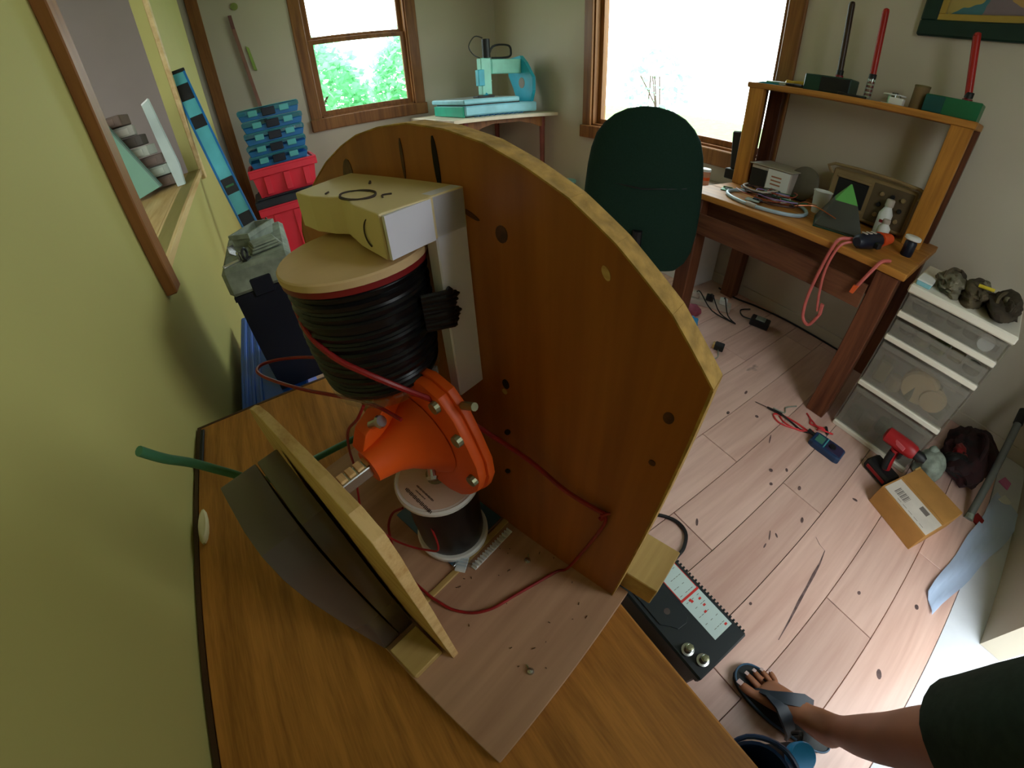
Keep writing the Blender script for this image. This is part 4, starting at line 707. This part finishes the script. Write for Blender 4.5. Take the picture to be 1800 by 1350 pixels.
tc = nt.nodes.new('ShaderNodeTexCoord'); nz = nt.nodes.new('ShaderNodeTexVoronoi'); nz.inputs['Scale'].default_value = 11; rp = nt.nodes.new('ShaderNodeValToRGB'); n3 = nt.nodes.new('ShaderNodeTexNoise'); n3.inputs['Scale'].default_value = 7; am = nt.nodes.new('ShaderNodeVectorMath'); am.operation = 'MULTIPLY_ADD'; am.inputs[1].default_value = (.25, .25, .25)
nt.links.new(tc.outputs['Object'], n3.inputs[0]); nt.links.new(n3.outputs['Color'], am.inputs[0]); nt.links.new(tc.outputs['Object'], am.inputs[2]); nt.links.new(am.outputs[0], nz.inputs['Vector']); nt.links.new(nz.outputs['Color'], rp.inputs[0]); nt.links.new(rp.outputs[0], b_.inputs['Base Color'])
rp.color_ramp.interpolation = 'CONSTANT'; e = rp.color_ramp.elements; e[0].color = (*lin((176, 140, 80)), 1); e[1].position = .78; e[1].color = (*lin((60, 110, 120)), 1)
for p_, c_ in ((.2, (120, 104, 110)), (.38, (170, 150, 84)), (.5, (70, 60, 56)), (.58, (150, 120, 104)), (.68, (110, 126, 116))): x_ = e.new(p_); x_.color = (*lin(c_), 1)
obj('canvas', local(G().bb(XR-.012, XR-.006, PY0+.085, PY1-.085, PZ0+.085, PZ1-.085), fo), art, t)

# ------------------------------------------------------------------ plastic drawer tower
FROST = frosted('cloudy_plastic', (150, 146, 134), .30); FRW = mat('off_white_plastic', (226, 220, 204), .4, var=.02)
o = (2.02, -.04, 0); t = thing('drawer_tower', 'tower of four cloudy plastic drawers with off-white rails beside the workbench', 'drawers', o)
X0, X1, Y0, Y1 = 1.835, 2.22, -.235, .155
obj('top_panel', local(G().bb(X0-.015, X1, Y0-.008, Y1+.008, .705, .738, .006), o), FRW, t)
obj('rear_panel', local(G().bb(X1-.008, X1, Y0, Y1, .02, .705), o), FROST, t); 
for y in (Y0-.004, Y1): obj('side_panel', local(G().bb(X0, X1, y, y+.004, .02, .705), o), FROST, t)
lev = [(.012, .235), (.262, .475), (.502, .585), (.612, .70)]; fills = [(116, 104, 84), (150, 132, 98), (150, 136, 104), (70, 60, 54)]
for k, (z0, z1) in enumerate(lev):
    obj('shelf_rail', local(G().bb(X0-.012, X0+.02, Y0, Y1, z0-.012, z0+.012, .004), o), FRW, t)
    dr = obj('drawer', local(G().bb(X0, X0+.004, Y0+.006, Y1-.006, z0+.012, z1, .001).bb(X0+.004, X1-.02, Y0+.008, Y0+.011, z0+.014, z1-.015).bb(X0+.004, X1-.02, Y1-.011, Y1-.008, z0+.014, z1-.015), o), FROST, t)
    obj('drawer_lip', local(G().bb(X0-.010, X0+.002, Y0+.01, Y1-.01, z1-.022, z1-.002, .003), o), FROST, dr)
    obj('drawer_floor', local(G().bb(X0+.004, X1-.02, Y0+.011, Y1-.011, z0+.013, z0+.017), o), FROST, dr)
    q = random.Random(k+3)
    for j in range(5):
        y = Y0+.05+.07*j; hh = (z1-z0)*q.uniform(.2, .55); cc_ = fills[k] if j % 2 else tuple(int(v*q.uniform(.45, .8)) for v in fills[k])
        g_ = G().lathe([(.03, 0), (.034, .01), (.034, hh), (.02, hh+.008)], (X0+.06+.03*(j % 3), y, z0+.018), n=14) if q.random() > .5 else G().box((X0+.07+.02*(j % 2), y, z0+.02+hh/2), (.07, .06, hh), .008, Matrix.Rotation(q.uniform(-.4, .4), 3, 'Z'))
        obj('content', local(g_, o), mat('drawer_stuff_%d_%d' % (k, j), cc_, .7), t)
obj('content', local(G().lathe([(.07, -.025), (.078, -.015), (.078, .015), (.07, .025)], (X0+.055, -.07, .36), (1, 0, .1), 26), o), mat('tan_coil', (196, 168, 116), .6), t, label='round tan coil'); obj('content', local(G().lathe([(.05, -.02), (.056, 0), (.05, .02)], (X0+.045, -.14, .345), (1, .1, .1), 22), o), mat('tan_coil_b', (186, 158, 108), .6), t)
obj('content', local(G().lathe([(.028, -.02), (.032, 0), (.028, .02)], (X0+.04, -.17, .655), (1, 0, 0), 18), o), M['whitep'], t)
# rumpled things on the tower
KH = mat('brown_khaki_cloth', (92, 80, 58), .9, var=.25, scale=25, bump=.4); KG = mat('grey_khaki_cloth', (126, 120, 100), .9, var=.2, scale=20, bump=.3); KD = mat('dark_khaki_cloth', (62, 52, 38), .9, var=.2, scale=30)
def lump(c_, r, seed, ph=.35):
    q = random.Random(seed); bm = bmesh.new(); bmesh.ops.create_icosphere(bm, subdivisions=4, radius=1); ks = [(Vector((q.gauss(0, 1), q.gauss(0, 1), q.gauss(0, 1)))*(1.8+.9*i_), q.uniform(0, 6.3), 1/(1+.5*i_)) for i_ in range(7)]
    for v in bm.verts:
        f = max(.45, 1+ph*.34*sum(w_*(math.sin(k_.dot(v.co)+p_)+.35*(1-2*abs(math.sin(1.3*k_.dot(v.co)+p_)))) for k_, p_, w_ in ks)/2); v.co = Vector((c_[0]+v.co.x*r[0]*f, c_[1]+v.co.y*r[1]*f, c_[2]+max(v.co.z*f, -.55)*r[2]))
    return G().bm_add(bm)
o = (2.0, -.04, .738)
for i, (c_, r, m_, lab) in enumerate([((-.0, .08, .022), (.15, .06, .038), KG, 'crumpled pale khaki cloth nearest the workbench on the drawer tower'), ((.01, -.015, .024), (.15, .058, .042), KH, 'crumpled brown cloth in the middle of the drawer tower top'), ((-.0, -.12, .028), (.17, .065, .05), KD, 'crumpled dark brown cloth at the right end of the drawer tower top')]):
    t = thing('crumpled_cloth', lab, 'cloth', (o[0]+c_[0], o[1]+c_[1], o[2])); obj('bundle', lump((0, 0, c_[2]), r, 20+i, .8), m_, t, smooth=True)
    for k in range(3): obj('fold', lump((-.09+.07*k, -.012+.012*(k % 2), c_[2]+.022), (.05, .022, .024), 30+3*i+k, .7), (KG, KH, KD)[(i+k) % 3], t, smooth=True)
    obj('strap', G().tube([(-.11, .02, .02), (-.06, .035, .055), (.0, .02, .075), (.06, -.01, .06), (.10, -.03, .02)], .007, 6, 4), (KH, KD, KH)[i], t, smooth=True)
t = thing('yellow_marker', 'yellow stick lying among the crumpled cloths on the drawer tower', 'stick', (1.93, -.075, .80)); obj('stick', G().cyl((0, .03, .012), (.0, -.025, .018), .0065), mat('yellow_stick', (214, 190, 50), .5), t); obj('cap', G().cyl((0, .03, .012), (0, .042, .0105), .0072), KD, t)
t = thing('blue_box', 'pale blue flat box at the bench end of the drawer tower top', 'box', (1.90, .12, .738)); obj('box', G().bb(-.05, .06, -.025, .03, 0, .018, .003), AQ, t); obj('lid', G().bb(-.052, .062, -.027, .032, .018, .024, .002), M['whitep'], t)
# ------------------------------------------------------------------ floor things on the right
t = thing('car_battery', 'black car battery with a white and red label on the floor beside the oak desk', 'battery', (.495, .048, 0)); o = (.495, .048, 0); BB = mat('battery_black', (30, 38, 42), .42, var=.08)
obj('case', local(G().bb(.412, .578, -.108, .204, 0, .165, .006), o), BB, t); obj('lid', local(G().bb(.405, .585, -.115, .211, .165, .198, .005), o), BB, t)
rb = G()
for k in range(26): rb.bb(.582, .5885, -.105+.012*k, -.099+.012*k, .166, .1985, .001)
stuff(obj('rib', local(rb, o), BB, t))
obj('cell_panel', local(G().prism([(.42, .195), (.49, .195), (.495, .06), (.492, .02), (.478, .01), (.45, .012), (.438, .03), (.42, .05)], .198, .2015, lambda a, b, t: (a, b, t), .001), o), BB, t)
obj('vent_hole', local(G().lathe([(.009, .2014), (.009, .2022)], (.458, .065, 0), n=12), o), M['ink'], t)
lbm = mat('pale_label', (196, 216, 214), .55, var=.03); redl = mat('label_red', (214, 52, 46), .55)
lb = obj('label', local(G().bb(.507, .573, -.069, .195, .198, .1988), o), lbm, t, label='white label with red border lines')
for r in ((.506, .574, .056, .063), (.506, .574, .155, .159), (.507, .5095, .06, .157), (.571, .573, .06, .157)): obj('border', local(G().bb(r[0], r[1], r[2], r[3], .1987, .1991), o), redl, lb)
for (x, y) in ((.555, .035), (.552, .015), (.530, .048), (.541, -.0), (.532, .042), (.560, -.058)): obj('symbol', local(G().bb(x-.004, x+.004, y-.003, y+.003, .1987, .1992), o), redl, lb)
pr_ = G()
for k in range(9):
    for j in range(5):
        if (k*5+j*3) % 7 > 1: pr_.bb(.515+.010*j, .5225+.010*j, -.05+.024*k, -.0488+.024*k, .1987, .1990)
for k in range(3): pr_.bb(.512+.006*k, .516+.006*k, .165, .188, .1987, .1990)
stuff(obj('print', local(pr_, o), M['ink'], lb))
for (x, y) in ((.432, -.040), (.444, -.083)):
    p = obj('terminal', local(G().lathe([(.017, .198), (.017, .204), (.0115, .205), (.010, .220), (.007, .2215)], (x, y, 0), n=20), o), M['steel'], t, smooth=40); obj('terminal_nut', local(G().lathe([(.009, .2215), (.009, .226), (.004, .227)], (x, y, 0), n=6), o), M['brass'], p)
tag(obj('black_cable', G().tube([(.50, .33, .008), (.62, .39, .008), (.70, .385, .008), (.757, .349, .008), (.795, .29, .008), (.79, .235, .008), (.745, .20, .008), (.70, .19, .008), (.64, .185, .008), (.60, .20, .008)], .0065, 8, 5), M['dark'], smooth=True), 'black cable curving over the floor from the battery', 'cable')
o = (1.62, .095, 0); t = thing('multimeter', 'blue digital multimeter with a green display lying on the floor', 'multimeter', o, .03)
obj('body', G().loft([[(x*s_, y*s_, z) for x, y in ((-.036, -.078), (.036, -.078), (.042, -.06), (.04, .06), (.034, .078), (-.034, .078), (-.04, .06), (-.042, -.06))] for z, s_ in ((0, .95), (.008, 1), (.026, 1), (.034, .93))]), mat('multimeter_blue', (34, 62, 98), .4), t); obj('display', G().bb(-.026, .026, .022, .062, .033, .036, .001), mat('lcd_green', (74, 128, 112), .25), t, label='green display'); obj('face', G().bb(-.03, .03, -.07, .005, .033, .0355, .001), mat('violet_face', (52, 44, 76), .45), t)
obj('dial', G().lathe([(.017, .0355), (.016, .042), (.008, .043)], (0, -.02, 0), n=18), M['dark'], t); obj('stripe', G().bb(-.036, .036, .009, .014, .0335, .036), LEVC, t)
REDL = mat('bright_red_lead', (220, 52, 58), .45)
t = thing('meter_probes', 'red and black meter probe leads beside the multimeter on the floor', 'leads', (1.62, .30, 0)); L0 = (1.62, .30, 0)
obj('black_probe', local(G().tube([(1.627, .345, .012), (1.61, .42, .010)], lambda u: .0075-.003*u, 8, 4).cyl((1.61, .42, .010), (1.598, .48, .004), .0015), L0), M['dark'], t); obj('red_lead', local(G().tube([(1.655, .185, .02), (1.64, .22, .006), (1.60, .27, .005), (1.575, .33, .005), (1.60, .375, .005), (1.635, .34, .005), (1.65, .27, .005), (1.645, .21, .01)], .0038, 6, 5), L0), REDL, t, smooth=True)
obj('black_lead', local(G().tube([(1.64, .18, .02), (1.625, .23, .006), (1.63, .29, .006), (1.627, .345, .012)], .0045, 6, 5), L0), M['dark'], t, smooth=True); obj('lead_plug', local(G().cyl((1.64, .205, .02), (1.635, .172, .022), .010, .008, 10), L0), M['dark'], t)
obj('red_lead', local(G().tube([(1.645, .19, .02), (1.615, .24, .005), (1.60, .31, .005), (1.618, .35, .005)], .0035, 6, 5), L0), REDL, t, smooth=True)
t = thing('red_clip_leads', 'tangle of red clip leads on the floor at the foot of the bench leg', 'leads', (1.73, .20, 0)); L0 = (1.73, .20, 0)
for k in range(4): obj('lead', local(G().tube([(1.76-.02*k, .27-.03*k, .005), (1.735-.015*k, .235-.022*k, .006+.006*k), (1.705+.012*k, .22-.035*k, .006), (1.74, .165-.012*k, .005)], .0036, 6, 4), L0), REDL, t, smooth=True)
obj('grey_lead', local(G().tube([(1.76, .33, .004), (1.70, .36, .004), (1.66, .345, .004), (1.64, .40, .004)], .003, 6, 4), L0), GGREY, t, smooth=True); obj('clip', local(G().box((1.735, .145, .008), (.05, .012, .012), .003, Matrix.Rotation(.6, 3, 'Z')), L0), M['dark'], t)
o = (1.71, -.145, 0); t = thing('cordless_drill', 'red and black cordless drill standing on its battery by the drawers', 'drill', o, -.35); RD = mat('drill_red', (168, 28, 34), .4)
obj('battery', G().bb(-.045, .045, -.075, .065, 0, .052, .010), M['dark'], t); obj('battery_band', G().bb(-.047, -.02, -.06, .05, .016, .036, .004), RD, t)
obj('grip', G().tube([(0, -.01, .05), (.005, .005, .10), (.01, .01, .15)], .021, 10, 3), RD, t, smooth=True); obj('grip_pad', G().tube([(-.012, -.008, .055), (-.007, .006, .10), (-.002, .01, .14)], .016, 10, 3), M['dark'], t, smooth=True)
obj('motor_housing', G().lathe([(.02, -.075), (.033, -.065), (.034, .03), (.030, .06), (.024, .07)], (.01, .01, .185), (.25, -1, .05), 18), RD, t, smooth=40); obj('chuck', G().lathe([(.022, .07), (.023, .095), (.012, .115)], (.01, .01, .185), (.25, -1, .05), 16), M['dark'], t, smooth=40); obj('side_highlight', G().box((-.022, .0, .195), (.006, .05, .02), .002), mat('rose_highlight', (206, 96, 104), .5), t)  # pink patch paints the highlight on the red housing
obj('trigger', G().box((-.002, -.022, .145), (.014, .014, .03), .003), M['dark'], t)
CARD = mat('brown_cardboard', (178, 128, 66), .75, var=.06, scale=14)
o = (1.622, -.335, 0); t = thing('cardboard_box', 'brown cardboard box with a white shipping label on the floor by the drawers', 'box', o, -.345)
obj('carton', G().bb(-.14, .14, -.12, .12, 0, .098, .002), CARD, t); obj('flap', G().bb(.0, .139, -.1195, .1195, .098, .101, .0008), CARD, t); obj('flap', G().bb(-.139, -.002, -.1195, .1195, .098, .1005, .0008), CARD, t); obj('shipping_label', G().bb(-.134, -.02, -.118, .112, .1005, .1015), mat('white_label', (222, 212, 200), .6), t, label='white shipping label'); 
pr_ = G()
for k in range(12): pr_.bb(-.055, -.085+.0, .0, .0, 0, 0) if 0 else pr_.bb(-.105, -.06, .022+.005*k, .0235+.005*k+.0012*(k % 3), .1014, .1018)
pr_.bb(-.06, -.032, -.062, -.022, .1014, .1018); [pr_.bb(-.12, -.118+.0, -.09+.03*k, -.07+.03*k, .1014, .1018) for k in range(5)]
stuff(obj('print', pr_, mat('grey_print', (120, 110, 104), .8), t)); obj('flap_tear', G().bb(.10, .142, .118, .125, .06, .102, .001), M['tan'], t)
t = thing('grey_rag', 'crumpled grey translucent bag between the cardboard box and the drawers', 'bag', (1.93, -.31, 0)); obj('bag', lump((0, 0, .05), (.09, .07, .075), 41, .5), GGREY, t, smooth=True); obj('knot', lump((.03, .02, .10), (.03, .03, .03), 42, .5), GGREY, t, smooth=True)
MR = mat('dark_maroon_fabric', (58, 24, 26), .9, var=.3, scale=14, c2=(30, 22, 24)); t = thing('tool_bag', 'dark maroon tool bag on the floor against the right wall', 'bag', (2.20, -.45, 0))
obj('body', lump((0, 0, .055), (.22, .12, .08), 51, .8), MR, t, smooth=True); obj('handle', G().tube([(-.12, -.03, .11), (-.06, -.02, .17), (.04, 0, .165), (.09, .02, .11)], .010, 8, 4), MR, t, smooth=True); obj('pocket', lump((-.15, .03, .06), (.05, .08, .06), 52, .3), M['dark'], t, smooth=True); obj('red_patch', lump((-.10, .05, .095), (.06, .035, .025), 53, .6), M['maroon'], t, smooth=True)
t = thing('grey_pipe', 'grey metal pipe with a black end leaning over the maroon bag', 'pipe', (1.86, -.56, 0)); obj('pipe', G().cyl((0, 0, .02), (.44, .03, .27), .016, .016, 14), M['steel'] if 0 else mat('dull_grey_pipe', (120, 124, 120), .5, .3), t, smooth=40); obj('black_grip', G().cyl((.44, .03, .27), (.51, .035, .31), .02, None, 14), M['dark'], t, smooth=40); obj('foot', G().cyl((-.02, -.004, .007), (0, 0, .02), .02, .017, 12), GGREY, t)
for i, (x, y, m_, lab, nm) in enumerate(((2.26, -.672, mat('pink_paper', (226, 130, 186), .6), 'small pink paper scrap on the floor beside the maroon bag', 'pink_scrap'), (2.12, -.69, M['whitep'], 'white paper scrap on the floor near the pipe', 'white_scrap'), (1.87, -.60, M['maroon'], 'dark red plastic scrap on the floor at the foot of the pipe', 'red_scrap'))):
    tag(obj(nm, G().prism([(x-.03, y-.02), (x+.02, y-.025), (x+.035, y+.012), (x-.01, y+.03)], .001, .012, lambda a, b, t: (a, b, t+.2*(a-x) if t > .01 else t), .001), m_), lab, 'scrap')
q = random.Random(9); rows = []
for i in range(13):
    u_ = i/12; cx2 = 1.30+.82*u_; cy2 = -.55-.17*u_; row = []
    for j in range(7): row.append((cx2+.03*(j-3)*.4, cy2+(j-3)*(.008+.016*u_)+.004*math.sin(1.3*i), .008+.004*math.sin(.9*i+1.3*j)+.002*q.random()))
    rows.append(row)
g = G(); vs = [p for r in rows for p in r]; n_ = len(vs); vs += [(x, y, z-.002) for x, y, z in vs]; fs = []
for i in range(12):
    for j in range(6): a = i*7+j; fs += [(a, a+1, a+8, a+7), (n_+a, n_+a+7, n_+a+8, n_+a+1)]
g.add(vs, fs); tag(obj('light_streak', g, frosted('pale_blue_streak', (200, 220, 250), .8), smooth=True), 'thin pale blue sheet painting a light streak on the floor along the wall end', 'streak')  # pale sheet paints a bluish light streak on the floor
# under the workbench
t = thing('power_strip', 'grey power strip with plugs on the floor under the bench', 'power strip', (2.16, 1.20, 0), .5); obj('body', G().bb(-.04, .04, -.15, .15, 0, .04, .005), WB, t)
for k in range(3): p = obj('plug', G().bb(-.025, .02, -.12+.09*k, -.07+.09*k, .04, .075, .005), (M['whitep'], M['dark'], WB)[k], t); obj('cord', G().tube([(0, -.095+.09*k, .075), (-.05, -.10+.08*k, .10), (-.12, -.14+.05*k, .03), (-.16, -.20, .008)], .004, 6, 4), M['dark'], p)
t = thing('pink_pouch', 'dark red and pink pouch on the floor under the left of the bench', 'pouch', (1.98, 1.19, 0)); obj('pouch', lump((0, 0, .02), (.06, .05, .035), 61, .4), mat('dusty_red_cloth', (150, 70, 86), .8, var=.2, scale=20), t, smooth=True); obj('strap', G().tube([(-.06, .02, .01), (-.09, .05, .01), (-.06, .08, .01)], .005, 6, 4), M['maroon'], t)
t = thing('blue_bag', 'bright blue plastic bag on the floor by the left front bench leg', 'bag', (1.85, 1.10, 0)); obj('bag', lump((0, 0, .025), (.05, .04, .04), 62, .5), mat('sky_blue_plastic', (60, 150, 206), .35), t, smooth=True); obj('tie', G().tube([(-.03, .03, .01), (-.06, .06, .012), (-.02, .075, .01)], .004, 6, 4), LEV, t)
t = thing('small_adapter', 'small black adapter on the floor with a thin grey cord', 'adapter', (1.80, .855, 0), .4); obj('body', G().bb(-.022, .022, -.026, .026, 0, .036, .004), M['dark'], t); obj('brown_end', G().bb(-.018, .018, .026, .038, .004, .03, .002), M['tan'], t); obj('cord', G().tube([(-.02, .0, .008), (-.09, -.01, .003), (-.16, .06, .003), (-.15, .16, .003), (-.06, .20, .003)], .0026, 6, 5), GGREY, t, smooth=True)
tag(obj('wall_cord', G().tube([(2.44, 1.30, .006), (2.42, 1.15, .006), (2.46, 1.0, .006), (2.49, .8, .006), (2.495, .6, .006), (2.49, .34, .006)], .006, 6, 5), M['dark'], smooth=True), 'black cord along the wall base under the bench', 'cord')
t = thing('black_charger', 'black charger brick on the floor under the middle of the bench', 'charger', (2.26, .86, 0), .3); obj('brick', G().bb(-.04, .04, -.06, .06, 0, .045, .006), M['dark'], t); obj('led_face', G().bb(-.03, .03, -.03, .03, .045, .047, .001), GGREY, t); obj('cord', G().tube([(0, .06, .02), (.03, .12, .005), (.10, .15, .005), (.16, .10, .005)], .004, 6, 4), M['dark'], t)
# bucket and bottle by the desk
t = thing('navy_bucket', 'navy blue open bucket on the floor beside the desk at the bottom of the picture', 'bucket', (.318, -.345, 0)); NB = mat('navy_blue_rubber', (22, 52, 92), .4); obj('bucket', G().lathe([(.075, 0), (.092, .235), (.096, .24), (.096, .25), (.089, .25), (.072, .008)], n=32), NB, t, smooth=40); obj('handle', G().tube([(.0, .098, .235), (.06, .085, .262), (.098, .03, .27), (.10, -.03, .262), (.07, -.09, .245), (.02, -.104, .235)], .006, 8, 4), NB, t, smooth=True); obj('rags', lump((0, 0, .12), (.07, .07, .07), 71, .3), M['dark'], t, smooth=True)
t = thing('water_bottle', 'water bottle with a bright blue lid on the floor beside the navy bucket', 'bottle', (.452, -.380, 0)); obj('bottle', G().lathe([(.03, 0), (.033, .006), (.033, .19), (.026, .215), (.026, .22)], n=24), M['dark'], t, smooth=40); obj('lid', G().lathe([(.03, .22), (.031, .222), (.031, .247), (.028, .251)], n=28), mat('bright_blue_lid', (40, 150, 214), .35), t, smooth=40, label='bright blue lid'); obj('spout', G().tube([(.02, .02, .235), (.036, .03, .24), (.036, .034, .21)], .006, 8, 3), M['dark'], t)

# ------------------------------------------------------------------ the photographer's right leg
SK = mat('tanned_skin', (150, 98, 70), .55, var=.08, scale=9, spec=.35)
t = thing('person', "photographer's bare right leg in dark green shorts, standing in a flip-flop", 'person', (.60, -.40, 0), 0)
def skin(name, nodes, edges, root, m_, parent):
    me = bpy.data.meshes.new(name); me.from_pydata([n[0] for n in nodes], edges, []); o_ = bpy.data.objects.new(name, me); COL.objects.link(o_)
    sk = o_.modifiers.new('s', 'SKIN'); sk.use_smooth_shade = True
    for i, n in enumerate(nodes): me.skin_vertices[0].data[i].radius = n[1]; me.skin_vertices[0].data[i].use_root = (i == root)
    ss = o_.modifiers.new('d', 'SUBSURF'); ss.levels = 2; ss.render_levels = 2
    dg = bpy.context.evaluated_depsgraph_get(); dg.update(); m2 = bpy.data.meshes.new_from_object(o_.evaluated_get(dg)); o_.modifiers.clear(); o_.data = m2; m2.materials.clear(); m2.materials.append(m_)
    for p in m2.polygons: p.use_smooth = True
    o_.parent = parent; return o_
# local: heel near (.02,-.06), toes toward +y; z from the sole top
Z = .024
N_ = [((-.16, -.03, .93), (.088, .09)), ((-.125, -.03, .74), (.078, .08)), ((-.085, -.03, .56), (.060, .062)), ((-.068, -.03, .49), (.054, .056)), ((-.045, -.045, .38), (.053, .056)), ((-.015, -.05, .26), (.047, .050)), ((.012, -.047, .15), (.034, .036)), ((.018, -.045, Z+.072), (.032, .036)),
      ((.024, -.075, Z+.032), (.028, .028)), ((.010, .01, Z+.058), (.034, .030)), ((.000, .075, Z+.040), (.040, .024)), ((-.008, .118, Z+.026), (.044, .017))]
E_ = [(0, 1), (1, 2), (2, 3), (3, 4), (4, 5), (5, 6), (6, 7), (7, 8), (7, 9), (9, 10), (10, 11)]
toes = [((-.040, .135, .017), (-.047, .168, .016), (-.050, .190, .013), .0135), ((-.014, .142, .014), (-.014, .172, .013), (-.013, .192, .009), .0095), ((.006, .138, .013), (.008, .164, .012), (.010, .182, .009), .009), ((.024, .130, .012), (.028, .152, .011), (.030, .168, .008), .0085), ((.038, .118, .011), (.044, .138, .010), (.047, .150, .008), .008)]
for a, b, c_, r in toes:
    i = len(N_); N_ += [((a[0], a[1], Z+a[2]), (r, r*.95)), ((b[0], b[1], Z+b[2]), (r, r*.9)), ((c_[0], c_[1], Z+c_[2]), (r*.8, r*.75))]; E_ += [(11, i), (i, i+1), (i+1, i+2)]
body = skin('leg', N_, E_, 0, SK, t)
for (a, b, c_, r), k in zip(toes, range(5)):
    obj('toenail', G().box((c_[0], c_[1]+.002, Z+c_[2]+r*.72), (r*1.1, r*1.2, .0022), .0008, Matrix.Rotation(-.35, 3, 'X')), mat('toenail_%d' % k, (206, 178, 176), .3), body)
GS = mat('dark_green_cotton', (34, 48, 38), .9, var=.12, scale=60, bump=.15, spec=.15); rings = []
for z, cx2, cy2, r in ((.615, -.095, -.03, .093), (.63, -.099, -.03, .095), (.66, -.106, -.03, .098), (.74, -.125, -.03, .108), (.86, -.147, -.03, .116), (.95, -.165, -.03, .12)):
    rings.append([(cx2+r*(1+.03*math.sin(5*k*.2618+z*9))*math.cos(k*.2618), cy2+r*(1+.03*math.sin(4*k*.2618+z*7))*math.sin(k*.2618), z+.004*math.sin(3*k*.2618)) for k in range(24)])
inner = [[(-.093+(p[0]+.093)*.95, -.03+(p[1]+.03)*.95, p[2]+.003) for p in rings[0]], [(-.112+(p[0]+.093)*.93, -.03+(p[1]+.03)*.93, p[2]+.08) for p in rings[0]]]
obj('shorts', G().loft(inner[::-1]+rings, cap=True), GS, t, smooth=True, label='dark green shorts')
sole = []
for k in range(32):
    a = 6.283*k/32; y = .163*math.sin(a); wdt = .049+.012*(y/.163) if y > -.05 else .044; sole.append((-.002-.01*math.sin(a)+wdt*math.copysign(abs(math.cos(a))**.8, math.cos(a))+.012*(y < 0)*(-y/.163), .056+y))
SL = mat('black_rubber_sole', (30, 36, 38), .6); ST = mat('blue_black_strap', (30, 42, 56), .5)
fl = obj('flip_flop_sole', G().prism([(a, b) for a, b in sole], .0, .023, lambda a, b, t: (a, b, t), .004), SL, t, smooth=40, label='black flip-flop sole')
obj('flip_flop_rim', G().tube([(a*1.0, b*1.0, .0235) for a, b in sole[::2]], .003, 6, 3, True), mat('blue_grey_rim', (60, 92, 120), .5), fl, smooth=True)
def strap(pts, wd):
    rg = []
    for i, p in enumerate(pts):
        p = Vector(p); d = (Vector(pts[min(i+1, len(pts)-1)])-Vector(pts[max(i-1, 0)])).normalized(); s_ = d.cross(Vector((0, 0, 1)))
        s_ = s_.normalized() if s_.length > .1 else Vector((1, 0, 0)); n = s_.cross(d).normalized(); w_ = wd[i]; rg.append([p+s_*w_*c1+n*.004*c2 for c1, c2 in ((-1, -1), (1, -1), (1, 1), (-1, 1))])
    return G().loft(rg)
obj('flip_flop_strap', strap([(-.026, .150, Z+.004), (-.024, .122, Z+.050), (-.006, .085, Z+.074), (.028, .045, Z+.070), (.050, .012, Z+.045), (.058, -.005, Z)], (.005, .008, .016, .018, .016, .012)), ST, t, smooth=50, label='blue black flip-flop strap')
obj('flip_flop_strap', strap([(-.026, .150, Z+.004), (-.026, .122, Z+.051), (-.030, .085, Z+.070), (-.040, .045, Z+.060), (-.044, .012, Z+.036), (-.044, -.005, Z)], (.005, .008, .016, .018, .016, .012)), ST, t, smooth=50, label='blue black flip-flop strap')
